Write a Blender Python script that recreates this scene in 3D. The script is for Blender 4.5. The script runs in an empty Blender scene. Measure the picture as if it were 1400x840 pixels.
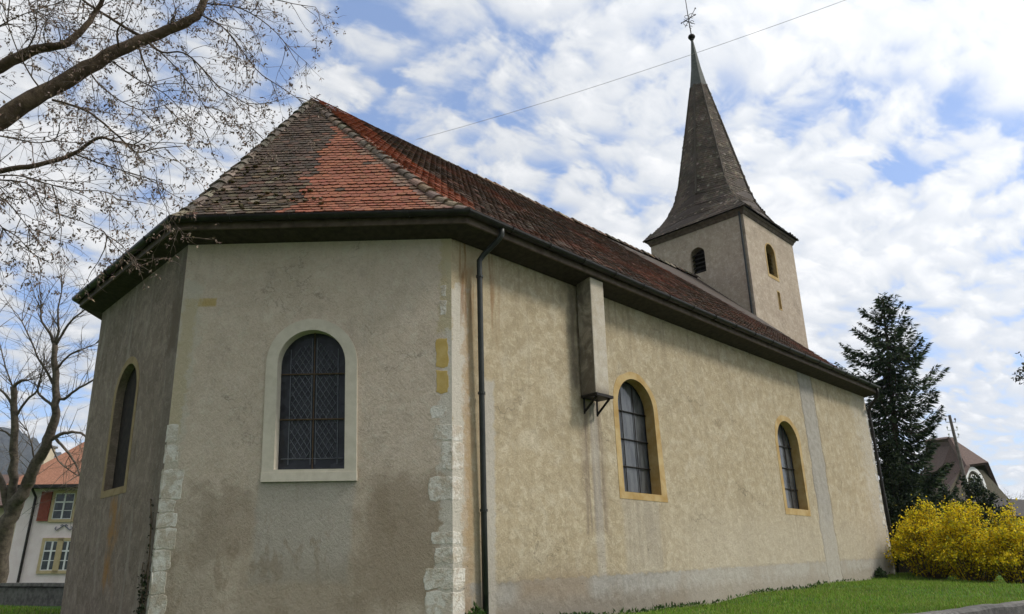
import bpy, bmesh, math, random
import numpy as np
from mathutils import Vector, Matrix, noise as mnoise
random.seed(7); rng = np.random.default_rng(7)
S = bpy.context.scene; COL = S.collection
rad = math.radians

# ------------------------------------------------------------ camera, sky, sun, exposure
CAMPOS = np.array([-7.536, -8.802, 0.356]); FPX = 981.611
_a, _p, _r = rad(44.8177), rad(19.848), rad(-0.656)
_fw = np.array([math.cos(_a), math.sin(_a), 0]); _ri = np.array([math.sin(_a), -math.cos(_a), 0]); _up = np.array([0, 0, 1.])
CF = math.cos(_p)*_fw + math.sin(_p)*_up; _u0 = -math.sin(_p)*_fw + math.cos(_p)*_up
CR = math.cos(_r)*_ri + math.sin(_r)*_u0; CU = -math.sin(_r)*_ri + math.cos(_r)*_u0
cd = bpy.data.cameras.new('camera'); cam = bpy.data.objects.new('camera', cd); COL.objects.link(cam)
cd.sensor_width = 36; cd.lens = FPX/1400*36; cd.clip_start = 0.05; cd.clip_end = 9000
cam.matrix_world = Matrix(((CR[0], CU[0], -CF[0], CAMPOS[0]), (CR[1], CU[1], -CF[1], CAMPOS[1]), (CR[2], CU[2], -CF[2], CAMPOS[2]), (0, 0, 0, 1)))
S.camera = cam
S.view_settings.view_transform = 'Standard'; S.view_settings.look = 'None'; S.view_settings.gamma = 1
S.view_settings.use_curve_mapping = False
S.view_settings.exposure = 0.5
SUN_EL, SUN_AZ = 47, -51            # azimuth measured from +x towards +y: the sun stands south of the nave, towards its west end
sv = Vector((math.cos(rad(SUN_EL))*math.cos(rad(SUN_AZ)), math.cos(rad(SUN_EL))*math.sin(rad(SUN_AZ)), math.sin(rad(SUN_EL))))
sl = bpy.data.lights.new('sun', 'SUN'); so = bpy.data.objects.new('sun', sl); COL.objects.link(so)
so.rotation_euler = sv.to_track_quat('Z', 'Y').to_euler(); so.location = (0, 0, 60)
sl.energy = 2.1; sl.angle = rad(9); sl.color = (1.0, 0.945, 0.86)

class G:
    """tiny node-expression helper"""
    def __init__(s, nt): s.nt = nt; s.N = nt.nodes; s.L = nt.links
    def put(s, sock, v):
        if hasattr(v, 'is_output'): s.L.new(v, sock)
        elif isinstance(v, (tuple, list)):
            if len(v) == 3 and sock.type == 'RGBA': v = (*v, 1)
            sock.default_value = v
        else: sock.default_value = v
    def m(s, op, a, b=0.0, c=0.0, clamp=False):
        n = s.N.new('ShaderNodeMath'); n.operation = op; n.use_clamp = clamp
        s.put(n.inputs[0], a); s.put(n.inputs[1], b); s.put(n.inputs[2], c); return n.outputs[0]
    def add(s, a, b): return s.m('ADD', a, b)
    def sub(s, a, b): return s.m('SUBTRACT', a, b)
    def mul(s, a, b): return s.m('MULTIPLY', a, b)
    def mx(s, a, b): return s.m('MAXIMUM', a, b)
    def ab(s, a): return s.m('ABSOLUTE', a)
    def vm(s, op, a, b=(0, 0, 0), sc=None):
        n = s.N.new('ShaderNodeVectorMath'); n.operation = op; s.put(n.inputs[0], a); s.put(n.inputs[1], b)
        if sc is not None: s.put(n.inputs['Scale'], sc)
        return n.outputs['Value'] if op in ('DOT_PRODUCT', 'LENGTH') else n.outputs['Vector']
    def dot(s, a, v): return s.vm('DOT_PRODUCT', a, v)
    def obj(s): return s.N.new('ShaderNodeTexCoord').outputs['Object']
    def gen(s): return s.N.new('ShaderNodeTexCoord').outputs['Generated']
    def noise(s, vec, scale, detail=4, rough=0.55, dist=0.0):
        n = s.N.new('ShaderNodeTexNoise'); s.put(n.inputs['Vector'], vec); n.inputs['Scale'].default_value = scale
        n.inputs['Detail'].default_value = detail; n.inputs['Roughness'].default_value = rough; n.inputs['Distortion'].default_value = dist
        return n.outputs['Fac']
    def vor(s, vec, scale, feat='F1', out='Distance'):
        n = s.N.new('ShaderNodeTexVoronoi'); n.feature = feat; s.put(n.inputs['Vector'], vec); n.inputs['Scale'].default_value = scale
        return n.outputs[out]
    def sm(s, x, a, b, lo=0.0, hi=1.0):
        n = s.N.new('ShaderNodeMapRange'); n.interpolation_type = 'SMOOTHSTEP'; s.put(n.inputs['Value'], x)
        n.inputs['From Min'].default_value = a; n.inputs['From Max'].default_value = b
        n.inputs['To Min'].default_value = lo; n.inputs['To Max'].default_value = hi; return n.outputs[0]
    def mix(s, f, a, b, mode='MIX'):
        n = s.N.new('ShaderNodeMix'); n.data_type = 'RGBA'; n.blend_type = mode; n.clamp_factor = True
        s.put(n.inputs[0], f); s.put(n.inputs[6], a); s.put(n.inputs[7], b); return n.outputs[2]
    def sep(s, v):
        n = s.N.new('ShaderNodeSeparateXYZ'); s.put(n.inputs[0], v); return n.outputs
    def comb(s, x, y, z):
        n = s.N.new('ShaderNodeCombineXYZ'); s.put(n.inputs[0], x); s.put(n.inputs[1], y); s.put(n.inputs[2], z); return n.outputs[0]
    def scale(s, v, k): return s.vm('MULTIPLY', v, k)
    def attr(s, name, out='Color'):
        n = s.N.new('ShaderNodeAttribute'); n.attribute_name = name; return n.outputs[out]
    def box(s, u, z, uc, zc, hu, hz, edge, jit=None, amp=0.0):
        d = s.mx(s.sub(s.ab(s.sub(u, uc)), hu), s.sub(s.ab(s.sub(z, zc)), hz))
        if jit is not None: d = s.add(d, s.mul(s.sub(jit, 0.5), amp))
        return s.sm(d, edge, -edge)

# ---- world: physical sky with a layer of broken altocumulus
W = bpy.data.worlds.new('World'); S.world = W; W.use_nodes = True
g = G(W.node_tree); g.N.clear()
out = g.N.new('ShaderNodeOutputWorld'); bg = g.N.new('ShaderNodeBackground'); g.L.new(bg.outputs[0], out.inputs[0])
sky = g.N.new('ShaderNodeTexSky'); sky.sky_type = 'NISHITA'; sky.sun_disc = False
sky.sun_elevation = rad(SUN_EL); sky.sun_rotation = rad(90 - SUN_AZ); sky.air_density = 1.0; sky.dust_density = 1.6; sky.ozone_density = 1.5
SKY_OFF = (12.4, 8.8, 0.0); CLOUD_LO, CLOUD_HI = 0.675, 0.875
d = g.gen(); dx, dy, dz = g.sep(d)
inv = g.m('DIVIDE', 1.0, g.add(g.mx(dz, 0.0), 0.30))
p = g.comb(g.mul(dx, inv), g.mul(dy, inv), 0.37)
big = g.noise(g.vm('ADD', p, SKY_OFF), 1.7, 3, 0.5, 0.0)
wv = g.vm('ADD', p, g.vm('SCALE', g.comb(g.noise(p, 5.0, 2, .5), g.noise(g.vm('ADD', p, (5, 1, 2)), 5.0, 2, .5), 0.0), sc=0.10))
med = g.noise(g.vm('ADD', wv, (3.1, 7.7, 0)), 9.5, 5, 0.58, 0.0)
st = g.noise(g.comb(g.mul(g.dot(wv, (0.97, -0.24, 0)), 5.4), g.mul(g.dot(wv, (0.24, 0.97, 0)), 11.0), 1.3), 1.7, 5, 0.55, 0.0)
fine = g.sub(1.0, g.vor(g.vm('ADD', wv, g.vm('SCALE', g.comb(med, st, 0.0), sc=0.16)), 18.0, 'SMOOTH_F1'))
cov = g.add(g.add(g.mul(big, 0.44), g.mul(med, 0.50)), g.add(g.mul(st, 0.46), g.mul(g.sub(fine, 0.12), 0.34)))
side = g.sm(g.dot(d, (0.7, -0.7, 0)), -0.9, 0.8)
cm = g.sm(g.add(cov, g.mul(side, 0.05)), CLOUD_LO, CLOUD_HI)
sd = g.m('POWER', g.mx(g.dot(d, tuple(sv)), 0.0), 3.0)
thick = g.sm(cov, 0.78, 1.02)
tone = g.add(g.add(g.mul(side, 0.7), 5.1), g.mul(thick, 1.3))
tone = g.add(tone, g.mul(sd, 5.0))
back = g.sm(g.dot(d, (-0.88, -0.44, 0.1)), 0.15, 0.85)        # unseen sky behind and left of the camera dimmed to darken east faces
tone = g.mul(tone, g.sub(1.0, g.mul(back, 0.30)))
tone = g.mul(tone, g.add(1.0, g.mul(g.sm(dz, 0.74, 0.95), 1.3)))      # unseen sky boosted overhead, dimmed low behind the viewer to deepen eave shade
tone = g.mul(tone, g.sub(1.0, g.mul(g.mul(g.sm(g.dot(d, (-0.71, -0.70, 0)), 0.0, 0.6), g.sm(dz, 0.6, 0.05)), 0.38)))
ccol = g.mix(thick, (0.90, 0.94, 1.0), (0.99, 0.993, 1.0))
cloud = g.vm('MULTIPLY', ccol, g.comb(tone, tone, tone))
skyc = g.vm('ADD', g.vm('MULTIPLY', sky.outputs[0], (0.85, 0.92, 1.1)), (0.9, 1.2, 1.65))
g.put(bg.inputs[0], g.mix(cm, skyc, cloud)); bg.inputs[1].default_value = 0.1

# ------------------------------------------------------------ helpers
def at(px, py, t):                 # a point t metres in front of the lens on the sight line of a photo pixel
    return CAMPOS + t*(CR*(px-700)/FPX - CU*(py-420)/FPX + CF)
def on_plane(px, py, n, p0):
    r = CR*(px-700)/FPX - CU*(py-420)/FPX + CF; n = np.array(n, float)
    return CAMPOS + r*((n @ (np.array(p0, float)-CAMPOS))/(n @ r))
def meta(o, label=None, cat=None, group=None, kind=None):
    for k, v in (('label', label), ('category', cat), ('group', group), ('kind', kind)):
        if v: o[k] = v
    return o
def empty(name, loc, label=None, cat=None, group=None):
    o = bpy.data.objects.new(name, None); COL.objects.link(o); o.location = loc; return meta(o, label, cat, group)
def ob(name, verts, faces, mat, parent=None, smooth=False, mats=None, fmi=None):
    me = bpy.data.meshes.new(name); me.from_pydata([tuple(map(float, v)) for v in verts], [], faces); me.update()
    o = bpy.data.objects.new(name, me); COL.objects.link(o)
    for mm in (mats or [mat]): me.materials.append(mm)
    if fmi is not None: me.polygons.foreach_set('material_index', fmi)
    if smooth: me.polygons.foreach_set('use_smooth', [True]*len(me.polygons))
    if parent is not None:
        o.parent = parent; o.matrix_parent_inverse = world_of(parent).inverted()
    return o
def world_of(o):
    mtx = o.matrix_basis.copy()
    if o.parent: mtx = world_of(o.parent) @ o.matrix_parent_inverse @ mtx
    return mtx
def color_attr(o, name, cols):     # one colour per vertex
    a = o.data.color_attributes.new(name, 'FLOAT_COLOR', 'POINT'); c = np.ones((len(cols), 4), np.float32); c[:, :3] = cols
    a.data.foreach_set('color', c.ravel())
class MB:
    def __init__(s): s.v = []; s.f = []
    def poly(s, pts):
        b = len(s.v); s.v += [tuple(p) for p in pts]; s.f.append(tuple(range(b, b+len(pts))))
    def hexa(s, c8):               # 4 bottom, 4 top, counter-clockwise
        b = len(s.v); s.v += [tuple(p) for p in c8]
        for q in ((3, 2, 1, 0), (4, 5, 6, 7), (0, 1, 5, 4), (1, 2, 6, 5), (2, 3, 7, 6), (3, 0, 4, 7)): s.f.append(tuple(b+i for i in q))
    def box(s, x0, x1, y0, y1, z0, z1, T=None):
        c = [(x0, y0, z0), (x1, y0, z0), (x1, y1, z0), (x0, y1, z0), (x0, y0, z1), (x1, y0, z1), (x1, y1, z1), (x0, y1, z1)]
        s.hexa([T(*q) for q in c] if T else c)
    def tube(s, pts, radii, n=8, cap=True):
        pts = [np.array(p, float) for p in pts]
        if not hasattr(radii, '__len__'): radii = [radii]*len(pts)
        b = len(s.v); ref = None
        for i, p in enumerate(pts):
            t = pts[min(i+1, len(pts)-1)] - pts[max(i-1, 0)]; t = t/(np.linalg.norm(t)+1e-9)
            if ref is None: ref = np.array([0, 0, 1.]) if abs(t[2]) < .9 else np.array([1., 0, 0])
            x = ref - t*(ref @ t); x /= np.linalg.norm(x)+1e-9; ref = x; y = np.cross(t, x)
            for k in range(n):
                a = 2*math.pi*k/n; s.v.append(tuple(p + radii[i]*(math.cos(a)*x + math.sin(a)*y)))
        for i in range(len(pts)-1):
            for k in range(n):
                k2 = (k+1) % n; s.f.append((b+i*n+k, b+i*n+k2, b+(i+1)*n+k2, b+(i+1)*n+k))
        if cap:
            s.f.append(tuple(b+k for k in range(n-1, -1, -1))); e = b+(len(pts)-1)*n; s.f.append(tuple(e+k for k in range(n)))
    def sphere(s, c, r, nu=12, nv=8, sq=(1, 1, 1)):
        b = len(s.v); c = np.array(c)
        for j in range(nv+1):
            th = math.pi*j/nv
            for i in range(nu):
                ph = 2*math.pi*i/nu; s.v.append(tuple(c + r*np.array([math.sin(th)*math.cos(ph)*sq[0], math.sin(th)*math.sin(ph)*sq[1], math.cos(th)*sq[2]])))
        for j in range(nv):
            for i in range(nu):
                i2 = (i+1) % nu; s.f.append((b+j*nu+i, b+(j+1)*nu+i, b+(j+1)*nu+i2, b+j*nu+i2))
    def build(s, name, mat, parent=None, smooth=False): return ob(name, s.v, s.f, mat, parent, smooth)

def material(name, rough=0.8, spec=0.3):
    m = bpy.data.materials.new(name); m.use_nodes = True; g = G(m.node_tree); b = g.N['Principled BSDF']
    b.inputs['Roughness'].default_value = rough; b.inputs['Specular IOR Level'].default_value = spec
    return m, g, b
def bump(g, b, h, strength, dist):
    n = g.N.new('ShaderNodeBump'); n.inputs['Strength'].default_value = strength; n.inputs['Distance'].default_value = dist
    g.put(n.inputs['Height'], h); g.L.new(n.outputs[0], b.inputs['Normal'])
def simple(name, c1, c2, scale=6, rough=0.8, bs=0.2, bd=0.01, metal=0.0, spec=0.3, detail=5):
    m, g, b = material(name, rough, spec); o = g.obj(); n = g.noise(o, scale, detail, 0.6)
    g.put(b.inputs['Base Color'], g.mix(g.sm(n, .3, .7), c1, c2)); b.inputs['Metallic'].default_value = metal
    if bs: bump(g, b, g.noise(o, scale*4, 4, 0.6), bs, bd)
    return m
def vcol(name, attr='tint', rough=0.8, spec=0.2, var=0.0, scale=20):
    m, g, b = material(name, rough, spec); c = g.attr(attr)
    if var:
        n = g.noise(g.obj(), scale, 4, .6); c = g.mix(var, c, g.mix(g.sm(n, .3, .7), (0.25, .25, .25), (1.4, 1.4, 1.4)), 'MULTIPLY')
    g.put(b.inputs['Base Color'], c); return m

# ------------------------------------------------------------ materials
DD = np.array([-3.246, 3.464, 0])/4.747; ND = np.array([-0.7297, -0.6838, 0])
def plaster(name, c_dark, c_mid, c_light, axis, extra, bumpk=0.5, k=1.0):
    m, g, b = material(name, 0.92, 0.15); o = g.obj(); u = g.dot(o, axis); z = g.sep(o)[2]
    n1 = g.noise(o, 0.9, 5, .6); n2 = g.noise(o, 5.5, 6, .65); n3 = g.noise(o, 30, 6, .75); n4 = g.noise(o, 2.3, 6, .62, .8)
    c = g.mix(g.sm(n2, .34, .66), c_dark, c_mid); c = g.mix(g.sm(n4, .45, .72), c, c_light)
    c = g.mix(g.mul(g.sm(n3, .50, .68), .55), c, tuple(x*.66 for x in c_mid)); c = g.mix(g.mul(g.sm(n3, .46, .32), .35), c, tuple(min(.7, x*1.25) for x in c_light)); c = g.mix(g.mul(g.sm(g.noise(o, 11, 3, .8), .64, .74), .4), c, tuple(x*.5 for x in c_dark))
    c = g.mix(g.mul(g.sm(n1, .49, .72), .4), c, tuple(x*.74 for x in c_dark)); c = g.mix(g.mul(g.sm(g.noise(o, 2.1, 6, .72), .50, .66), .4), c, tuple(x*.7 for x in c_mid))
    fl_ = g.noise(o, 6.5, 9, .72, .6); c = g.mix(g.mul(g.sm(fl_, .545, .575), .42*k), c, tuple(min(.62, x*1.2) for x in c_light)); c = g.mix(g.mul(g.sm(fl_, .43, .40), .38*k), c, tuple(x*.62 for x in c_mid))
    tw = g.noise(g.comb(g.mul(g.add(u, z), 2.4), g.mul(g.sub(u, z), 11.0), .5), 1.6, 6, .7, .3); c = g.mix(g.mul(g.sm(tw, .58, .66), .30*k), c, tuple(min(.62, x*1.25) for x in c_light)); c = g.mix(g.mul(g.sm(tw, .40, .34), .25*k), c, tuple(x*.6 for x in c_mid))
    ck = g.vor(g.vm('ADD', o, g.vm('SCALE', g.comb(n2, n4, n1), sc=1.1)), .55, 'DISTANCE_TO_EDGE'); ckm = g.mul(g.sm(ck, .010, .002), g.sm(n1, .48, .6)); c = g.mix(g.mul(ckm, .55), c, tuple(x*.35 for x in c_dark))
    pit = g.sm(g.vor(o, 17.0), .10, .05); c = g.mix(g.mul(g.mul(pit, g.sm(n4, .42, .6)), .7), c, tuple(x*.4 for x in c_dark))
    # vertical rain streaks
    sv_ = g.noise(g.comb(g.mul(u, 7.0), g.mul(z, .35), .2), 1.0, 4, .6)
    c = g.mix(g.mul(g.sm(sv_, .55, .8), .3), c, tuple(x*.6 for x in c_dark))
    h = g.add(g.add(g.add(g.mul(n3, .5), g.mul(n2, .9)), g.mul(g.noise(o, 70, 3, .6), .25)), g.add(g.mul(fl_, 1.1), g.mul(tw, .5)))
    c, h = extra(g, c, h, u, z, n1, n2, n3, n4, sv_)
    g.put(b.inputs['Base Color'], c); bump(g, b, h, bumpk, 0.035); return m

def ex_south(g, c, h, u, z, n1, n2, n3, n4, sv_):
    j = n4
    # repaired grey plinth band, its upper edge rising to the west and ragged
    top = g.add(g.add(g.mul(u, 0.021), 0.10), g.mul(g.sub(n2, .5), .22))
    pl = g.sm(g.sub(top, z), -.015, .02)
    grey = g.mix(g.sm(n2, .3, .7), (.265, .252, .228), (.36, .343, .312))
    grey = g.mix(g.mul(g.sm(n1, .45, .7), .6), grey, (.22, .175, .125))
    edge = g.sm(g.ab(g.sub(z, top)), .06, .0)
    c = g.mix(pl, c, grey)
    c = g.mix(g.mul(g.mul(edge, .5), g.sm(n4, .40, .60)), c, (.17, .145, .11))
    c = g.mix(g.mul(g.box(u, z, 2.3, .0, .9, .22, .2, n1, .6), .6), c, (.26, .18, .10))
    for wc in (5.14, 12.30): c = g.mix(g.mul(g.mul(g.box(u, z, wc, .95, .62, .6, .12, n4, .3), g.sm(sv_, .46, .6)), .4), c, (.22, .175, .12))
    c = g.mix(g.mul(g.sm(g.add(g.sub(z, g.mul(u, .026)), g.mul(g.sub(n2, .5), .5)), -.12, -.42), .6), c, (.17, .135, .095))       # mud splashed on the foot of the wall
    ev_ = g.mul(g.sm(z, 4.3, 5.8), g.sm(sv_, .50, .64)); c = g.mix(g.mul(ev_, .35), c, (.22, .175, .12))
    # grey repair strip with dark cracked borders
    wob = g.mul(g.sub(g.noise(g.comb(0.0, 0.0, z), 1.1, 4, .6), .5), .5)
    du = g.ab(g.sub(g.sub(u, 14.06), wob)); st = g.sm(du, .50, .44); cr = g.sm(g.ab(g.sub(du, .48)), .075, .01)
    c = g.mix(g.mul(st, .9), c, g.mix(g.sm(n2, .3, .7), (.275, .257, .225), (.36, .34, .305)))
    c = g.mix(g.mul(cr, g.mul(g.sm(n2, .35, .6), .6)), c, (.16, .135, .105))
    # infill below the eastern window and run-off streaks below the bracket
    c = g.mix(g.mul(g.box(u, z, 5.0, .95, .62, .75, .07, j, .35), .28), c, (.36, .345, .31))
    c = g.mix(g.mul(g.mul(g.sm(g.add(z, g.mul(g.sub(n4, .5), 2.5)), 2.2, .7), g.sm(u, 4.0, 8.0)), .4), c, (.47, .425, .345))
    c = g.mix(g.mul(g.box(u, z, 3.12, 4.7, .10, 1.1, .12, g.noise(g.obj(), 3.0, 5, .65), .5), .75), c, (.13, .105, .075))  # flue's cast shadow, painted dark on the wall to its left
    run = g.mul(g.box(u, z, 3.55, 2.2, .32, 1.25, .16, j, .3), g.sm(sv_, .38, .6))
    c = g.mix(g.mul(run, .7), c, (.17, .13, .10))
    c = g.mix(g.mul(g.box(u, z, 3.62, 1.7, .12, 1.7, .05, sv_, .2), .45), c, (.37, .35, .32))
    # ochre-brown drips and bare buff stone near the corner with the apse
    cor = g.mul(g.sm(u, 1.15, .5), g.sm(n4, .35, .6))
    c = g.mix(g.mul(cor, .55), c, (.38, .29, .17))
    c = g.mix(g.mul(g.box(u, z, .08, 2.0, .20, 2.9, .04, g.noise(g.obj(), 3.2, 7, .68), .75), .85), c, (.50, .465, .40))
    c = g.mix(g.mul(g.box(u, z, .30, 2.0, .10, 3.4, .05, g.noise(g.obj(), 4.2, 5, .65), .4), .55), c, (.36, .24, .13))
    dr = g.mul(g.mul(g.sm(u, 1.3, .75), g.sm(z, 3.6, 5.0)), g.sm(g.noise(g.comb(g.mul(u, 9.), g.mul(z, .5), 3.3), 1., 4, .65, .4), .52, .66))
    c = g.mix(g.mul(dr, .8), c, (.22, .12, .05))
    c = g.mix(g.mul(g.box(u, z, .78, .8, .12, 2.6, .04, n2, .25), .8), c, (.42, .39, .34))
    # weathered rubble showing beside the west corner and lower wall blotches
    ch = g.mul(g.sm(g.add(u, g.mul(g.sub(n4, .5), 2.0)), 17.2, 18.3), g.sm(n3, .42, .55))
    c = g.mix(g.mul(ch, .7), c, (.47, .44, .39))
    pits = g.mul(g.sm(z, 1.6, .7), g.sm(g.noise(g.obj(), 7.5, 3, .7), .66, .72))
    c = g.mix(g.mul(pits, .6), c, (.17, .15, .12)); h = g.sub(h, g.mul(pits, .5))
    low = g.mul(g.sm(g.add(z, g.mul(g.sub(n1, .5), 1.4)), 1.0, -.2), g.sm(u, 5.5, 2.0))
    c = g.mix(g.mul(low, .35), c, (.22, .19, .155))
    return c, g.add(h, g.mul(cr, -.7))
def ex_apse(g, c, h, u, z, n1, n2, n3, n4, sv_):
    # combed trowel marks, lower half
    comb = g.noise(g.comb(g.mul(g.add(u, z), 9.0), g.mul(g.sub(u, z), 2.0), 0.), 1.6, 3, .6)
    h = g.add(h, g.mul(comb, .8))
    zz = g.add(z, g.mul(g.sub(n4, .5), 1.6))
    c = g.mix(g.mul(g.sm(zz, 2.2, .7), .42), c, (.33, .27, .20))
    q6 = g.noise(g.obj(), 1.7, 9, .66, .5); c = g.mix(g.mul(g.box(u, z, .85, .75, .60, .95, .26, q6, 1.9), .62), c, (.25, .19, .13))     # damp brown patch by the corner
    c = g.mix(g.mul(g.box(u, z, 3.5, 1.0, .55, .5, .12, q6, 1.8), .45), c, (.26, .20, .145))
    c = g.mix(g.mul(g.box(u, z, 2.35, .95, .76, .8, .06, n4, .25), .6), c, (.36, .335, .295))    # infill below the window
    c = g.mix(g.mul(g.box(u, z, 2.3, .0, .9, .4, .25, n1, .7), .4), c, (.25, .20, .14))
    c = g.mix(g.mul(g.box(u, z, 4.1, .3, .5, 1.2, .3, n1, .9), .3), c, (.24, .205, .155))
    c = g.mix(g.mul(g.box(u, z, 4.46, 4.72, .26, .075, .02, n3, .06), .85), c, (.44, .32, .12))  # ochre stone near the eaves
    q5 = g.noise(g.obj(), 3.4, 6, .68)
    c = g.mix(g.mul(g.box(u, z, 4.66, 1.9, .20, 3.2, .05, q5, .55), .8), c, (.50, .455, .375)); c = g.mix(g.mul(g.box(u, z, 4.64, 3.6, .12, 1.2, .05, n2, .35), .7), c, (.45, .37, .235))
    c = g.mix(g.mul(g.box(u, z, .02, 2.2, .20, 3.2, .04, q5, .70), .8), c, (.55, .51, .44))
    dp = g.mul(g.sm(g.noise(g.comb(g.mul(u, 3.2), g.mul(z, 1.1), 4.0), 1.0, 7, .68, .4), .52, .62), g.sm(z, 2.6, .6)); c = g.mix(g.mul(dp, .55), c, (.245, .19, .13))
    c = g.mix(g.mul(g.box(u, z, .02, 5.0, .30, .9, .05, n2, .4), .7), c, (.43, .35, .20))
    return c, h
def ex_east(g, c, h, u, z, n1, n2, n3, n4, sv_):
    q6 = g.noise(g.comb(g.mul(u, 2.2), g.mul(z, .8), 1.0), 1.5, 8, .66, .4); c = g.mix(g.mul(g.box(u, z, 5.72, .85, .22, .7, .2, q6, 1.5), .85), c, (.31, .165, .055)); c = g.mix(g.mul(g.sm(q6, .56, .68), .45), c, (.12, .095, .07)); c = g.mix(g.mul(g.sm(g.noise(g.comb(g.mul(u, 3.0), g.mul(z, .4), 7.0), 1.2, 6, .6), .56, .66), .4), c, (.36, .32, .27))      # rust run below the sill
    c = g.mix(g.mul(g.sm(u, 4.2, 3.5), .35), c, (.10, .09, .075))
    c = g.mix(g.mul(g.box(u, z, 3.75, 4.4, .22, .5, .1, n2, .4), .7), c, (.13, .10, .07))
    return c, h
def ex_tower(g, c, h, u, z, n1, n2, n3, n4, sv_):
    c = g.mix(g.mul(g.sm(n2, .55, .7), .3), c, (.22, .19, .15)); return c, h
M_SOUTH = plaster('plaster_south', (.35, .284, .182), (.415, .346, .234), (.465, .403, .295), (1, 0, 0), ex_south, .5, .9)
M_APSE = plaster('plaster_apse', (.515, .422, .33), (.56, .462, .368), (.595, .50, .408), tuple(DD), ex_apse, .5, .5)
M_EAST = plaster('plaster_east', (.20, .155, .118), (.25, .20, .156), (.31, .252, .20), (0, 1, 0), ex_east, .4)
M_TOWER = plaster('plaster_tower', (.355, .285, .22), (.415, .34, .265), (.465, .39, .315), (0, 1, 0), ex_tower, .35)
M_OCHRE = simple('ochre_stone', (.34, .215, .07), (.46, .345, .17), 2.6, .85, .35, .01)
M_OCHRE_DULL = simple('ochre_dull', (.24, .17, .08), (.32, .24, .12), 5, .85, .3, .01)
M_PALE = simple('pale_dressed_stone', (.50, .45, .36), (.58, .525, .43), 7, .8, .2, .006)
m, g, b = material('white_quoin_stone', .9, .15); o = g.obj(); n1 = g.noise(o, 3.0, 6, .65); n2 = g.noise(o, 7.0, 7, .7, .3)
c = g.mix(g.sm(n1, .36, .56), (.46, .41, .33), (.64, .605, .54)); c = g.mix(g.mul(g.sm(n2, .49, .56), .78), c, (.46, .385, .30)); c = g.mix(g.mul(g.sm(n2, .42, .36), .6), c, (.70, .68, .63)); c = g.mix(g.mul(g.sm(g.noise(o, 22, 4, .7), .6, .68), .5), c, (.2, .17, .13))
g.put(b.inputs['Base Color'], c); bump(g, b, g.add(n2, g.noise(o, 25, 4, .7)), .6, .03); M_QUOIN = m
M_QUOIN_OLD = simple('white_quoin_old', (.38, .345, .28), (.60, .57, .51), 3.5, .85, .5, .02)
M_QUOIN_Y = simple('yellow_quoin_stone', (.45, .31, .09), (.54, .39, .15), 5, .85, .3, .01)
M_QUOIN_D = simple('rubble_quoin_stone', (.22, .20, .175), (.60, .58, .53), 6.5, .9, .7, .03)
M_ZINC = simple('brown_gutter_metal', (.018, .016, .014), (.032, .028, .024), 8, .42, .05, .002, .3, .4)
M_PIPE = simple('green_grey_pipe_paint', (.016, .019, .017), (.03, .032, .027), 5, .45, .08, .003, .2, .4)
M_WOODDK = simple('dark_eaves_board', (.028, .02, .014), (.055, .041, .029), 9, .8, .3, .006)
M_FASCIA = simple('brown_fascia_board', (.065, .044, .031), (.13, .095, .068), 6, .7, .3, .006)
M_IRON = simple('black_iron', (.012, .011, .01), (.025, .02, .016), 15, .55, .2, .003, .5)
M_LEAD = simple('lead_came', (.09, .10, .115), (.15, .16, .175), 20, .55, .1, .002, .3)
M_RUST = simple('rusty_bar', (.06, .04, .022), (.10, .065, .035), 20, .8, .2, .003)
M_CAP = simple('zinc_cap', (.055, .06, .055), (.09, .094, .086), 9, .75, .1, .004, 0)
m, g, b = material('dark_leaded_glass', 0.3, .35); o = g.obj(); v = g.vor(o, 9., out='Color')
vv = g.sep(v)[0]; g.put(b.inputs['Base Color'], g.mix(vv, (.012, .013, .017), (.035, .037, .045))); bump(g, b, g.noise(o, 7, 2, .5), .5, .03); M_GLASS_D = m
m, g, b = material('old_window_glass', 0.12, .6); o = g.obj()
g.put(b.inputs['Base Color'], g.mix(g.sm(g.noise(g.vm('MULTIPLY', o, (3.0, 3.0, .8)), 2.2, 4, .6), .38, .62), (.045, .048, .052), (.085, .09, .092))); bump(g, b, g.noise(o, 4, 2, .5), .16, .03); M_GLASS = m
M_VOID = simple('dark_louvre', (.012, .009, .007), (.03, .022, .016), 9, .9, .2, .01)
m, g, b = material('clay_tile', 0.86, .2); o = g.obj(); c = g.attr('tint')
n = g.noise(o, 24, 5, .7); c = g.mix(g.sm(n, .35, .7), c, g.mix(.55, c, (.05, .043, .03)))
n5 = g.noise(o, 60, 3, .6); c = g.mix(g.mul(g.sm(n5, .6, .72), .3), c, (.30, .28, .23))
g.put(b.inputs['Base Color'], c); bump(g, b, g.noise(o, 45, 4, .6), .35, .008); M_TILE = m
M_TILE_UNDER = simple('roof_battens', (.03, .02, .014), (.05, .035, .025), 8)
M_MOSS = vcol('moss', 'tint', .95, .1, .5, 60)
M_GRASS_BASE = None

# ------------------------------------------------------------ ground
CTRL = np.array([(1.5, -.2, -.5), (3.6, -.2, -.52), (6, -.1, -.48), (10.3, 0, -.31), (14.4, 0, -.18), (18.8, 0, -.02), (-.3, -.4, -.5), (-3.4, 3.3, -.55), (-3.3, 8.6, -.5),
                 (17.5, -2, -.2), (18, -3.6, -.32), (10, -4.8, -.46), (5.5, -4.6, -.48), (-1, 19.7, -.56), (-8, 8, -.6), (-6, -3, -.55), (30, 0, -.1), (40, 4, -.1), (26, -4, -.4),
                 (0, 35, -.6), (60, 60, -.6), (100, -60, -1), (-60, 60, -.8), (-60, -60, -1.3), (20, 14, -.2), (45, -20, -.9)])
def lawn_z(x, y):
    d2 = (CTRL[:, 0]-x)**2 + (CTRL[:, 1]-y)**2 + .15; w = d2**-1.7
    return float((w*CTRL[:, 2]).sum()/w.sum()) + .018*mnoise.noise((x*.9, y*.9, 0))
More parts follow.
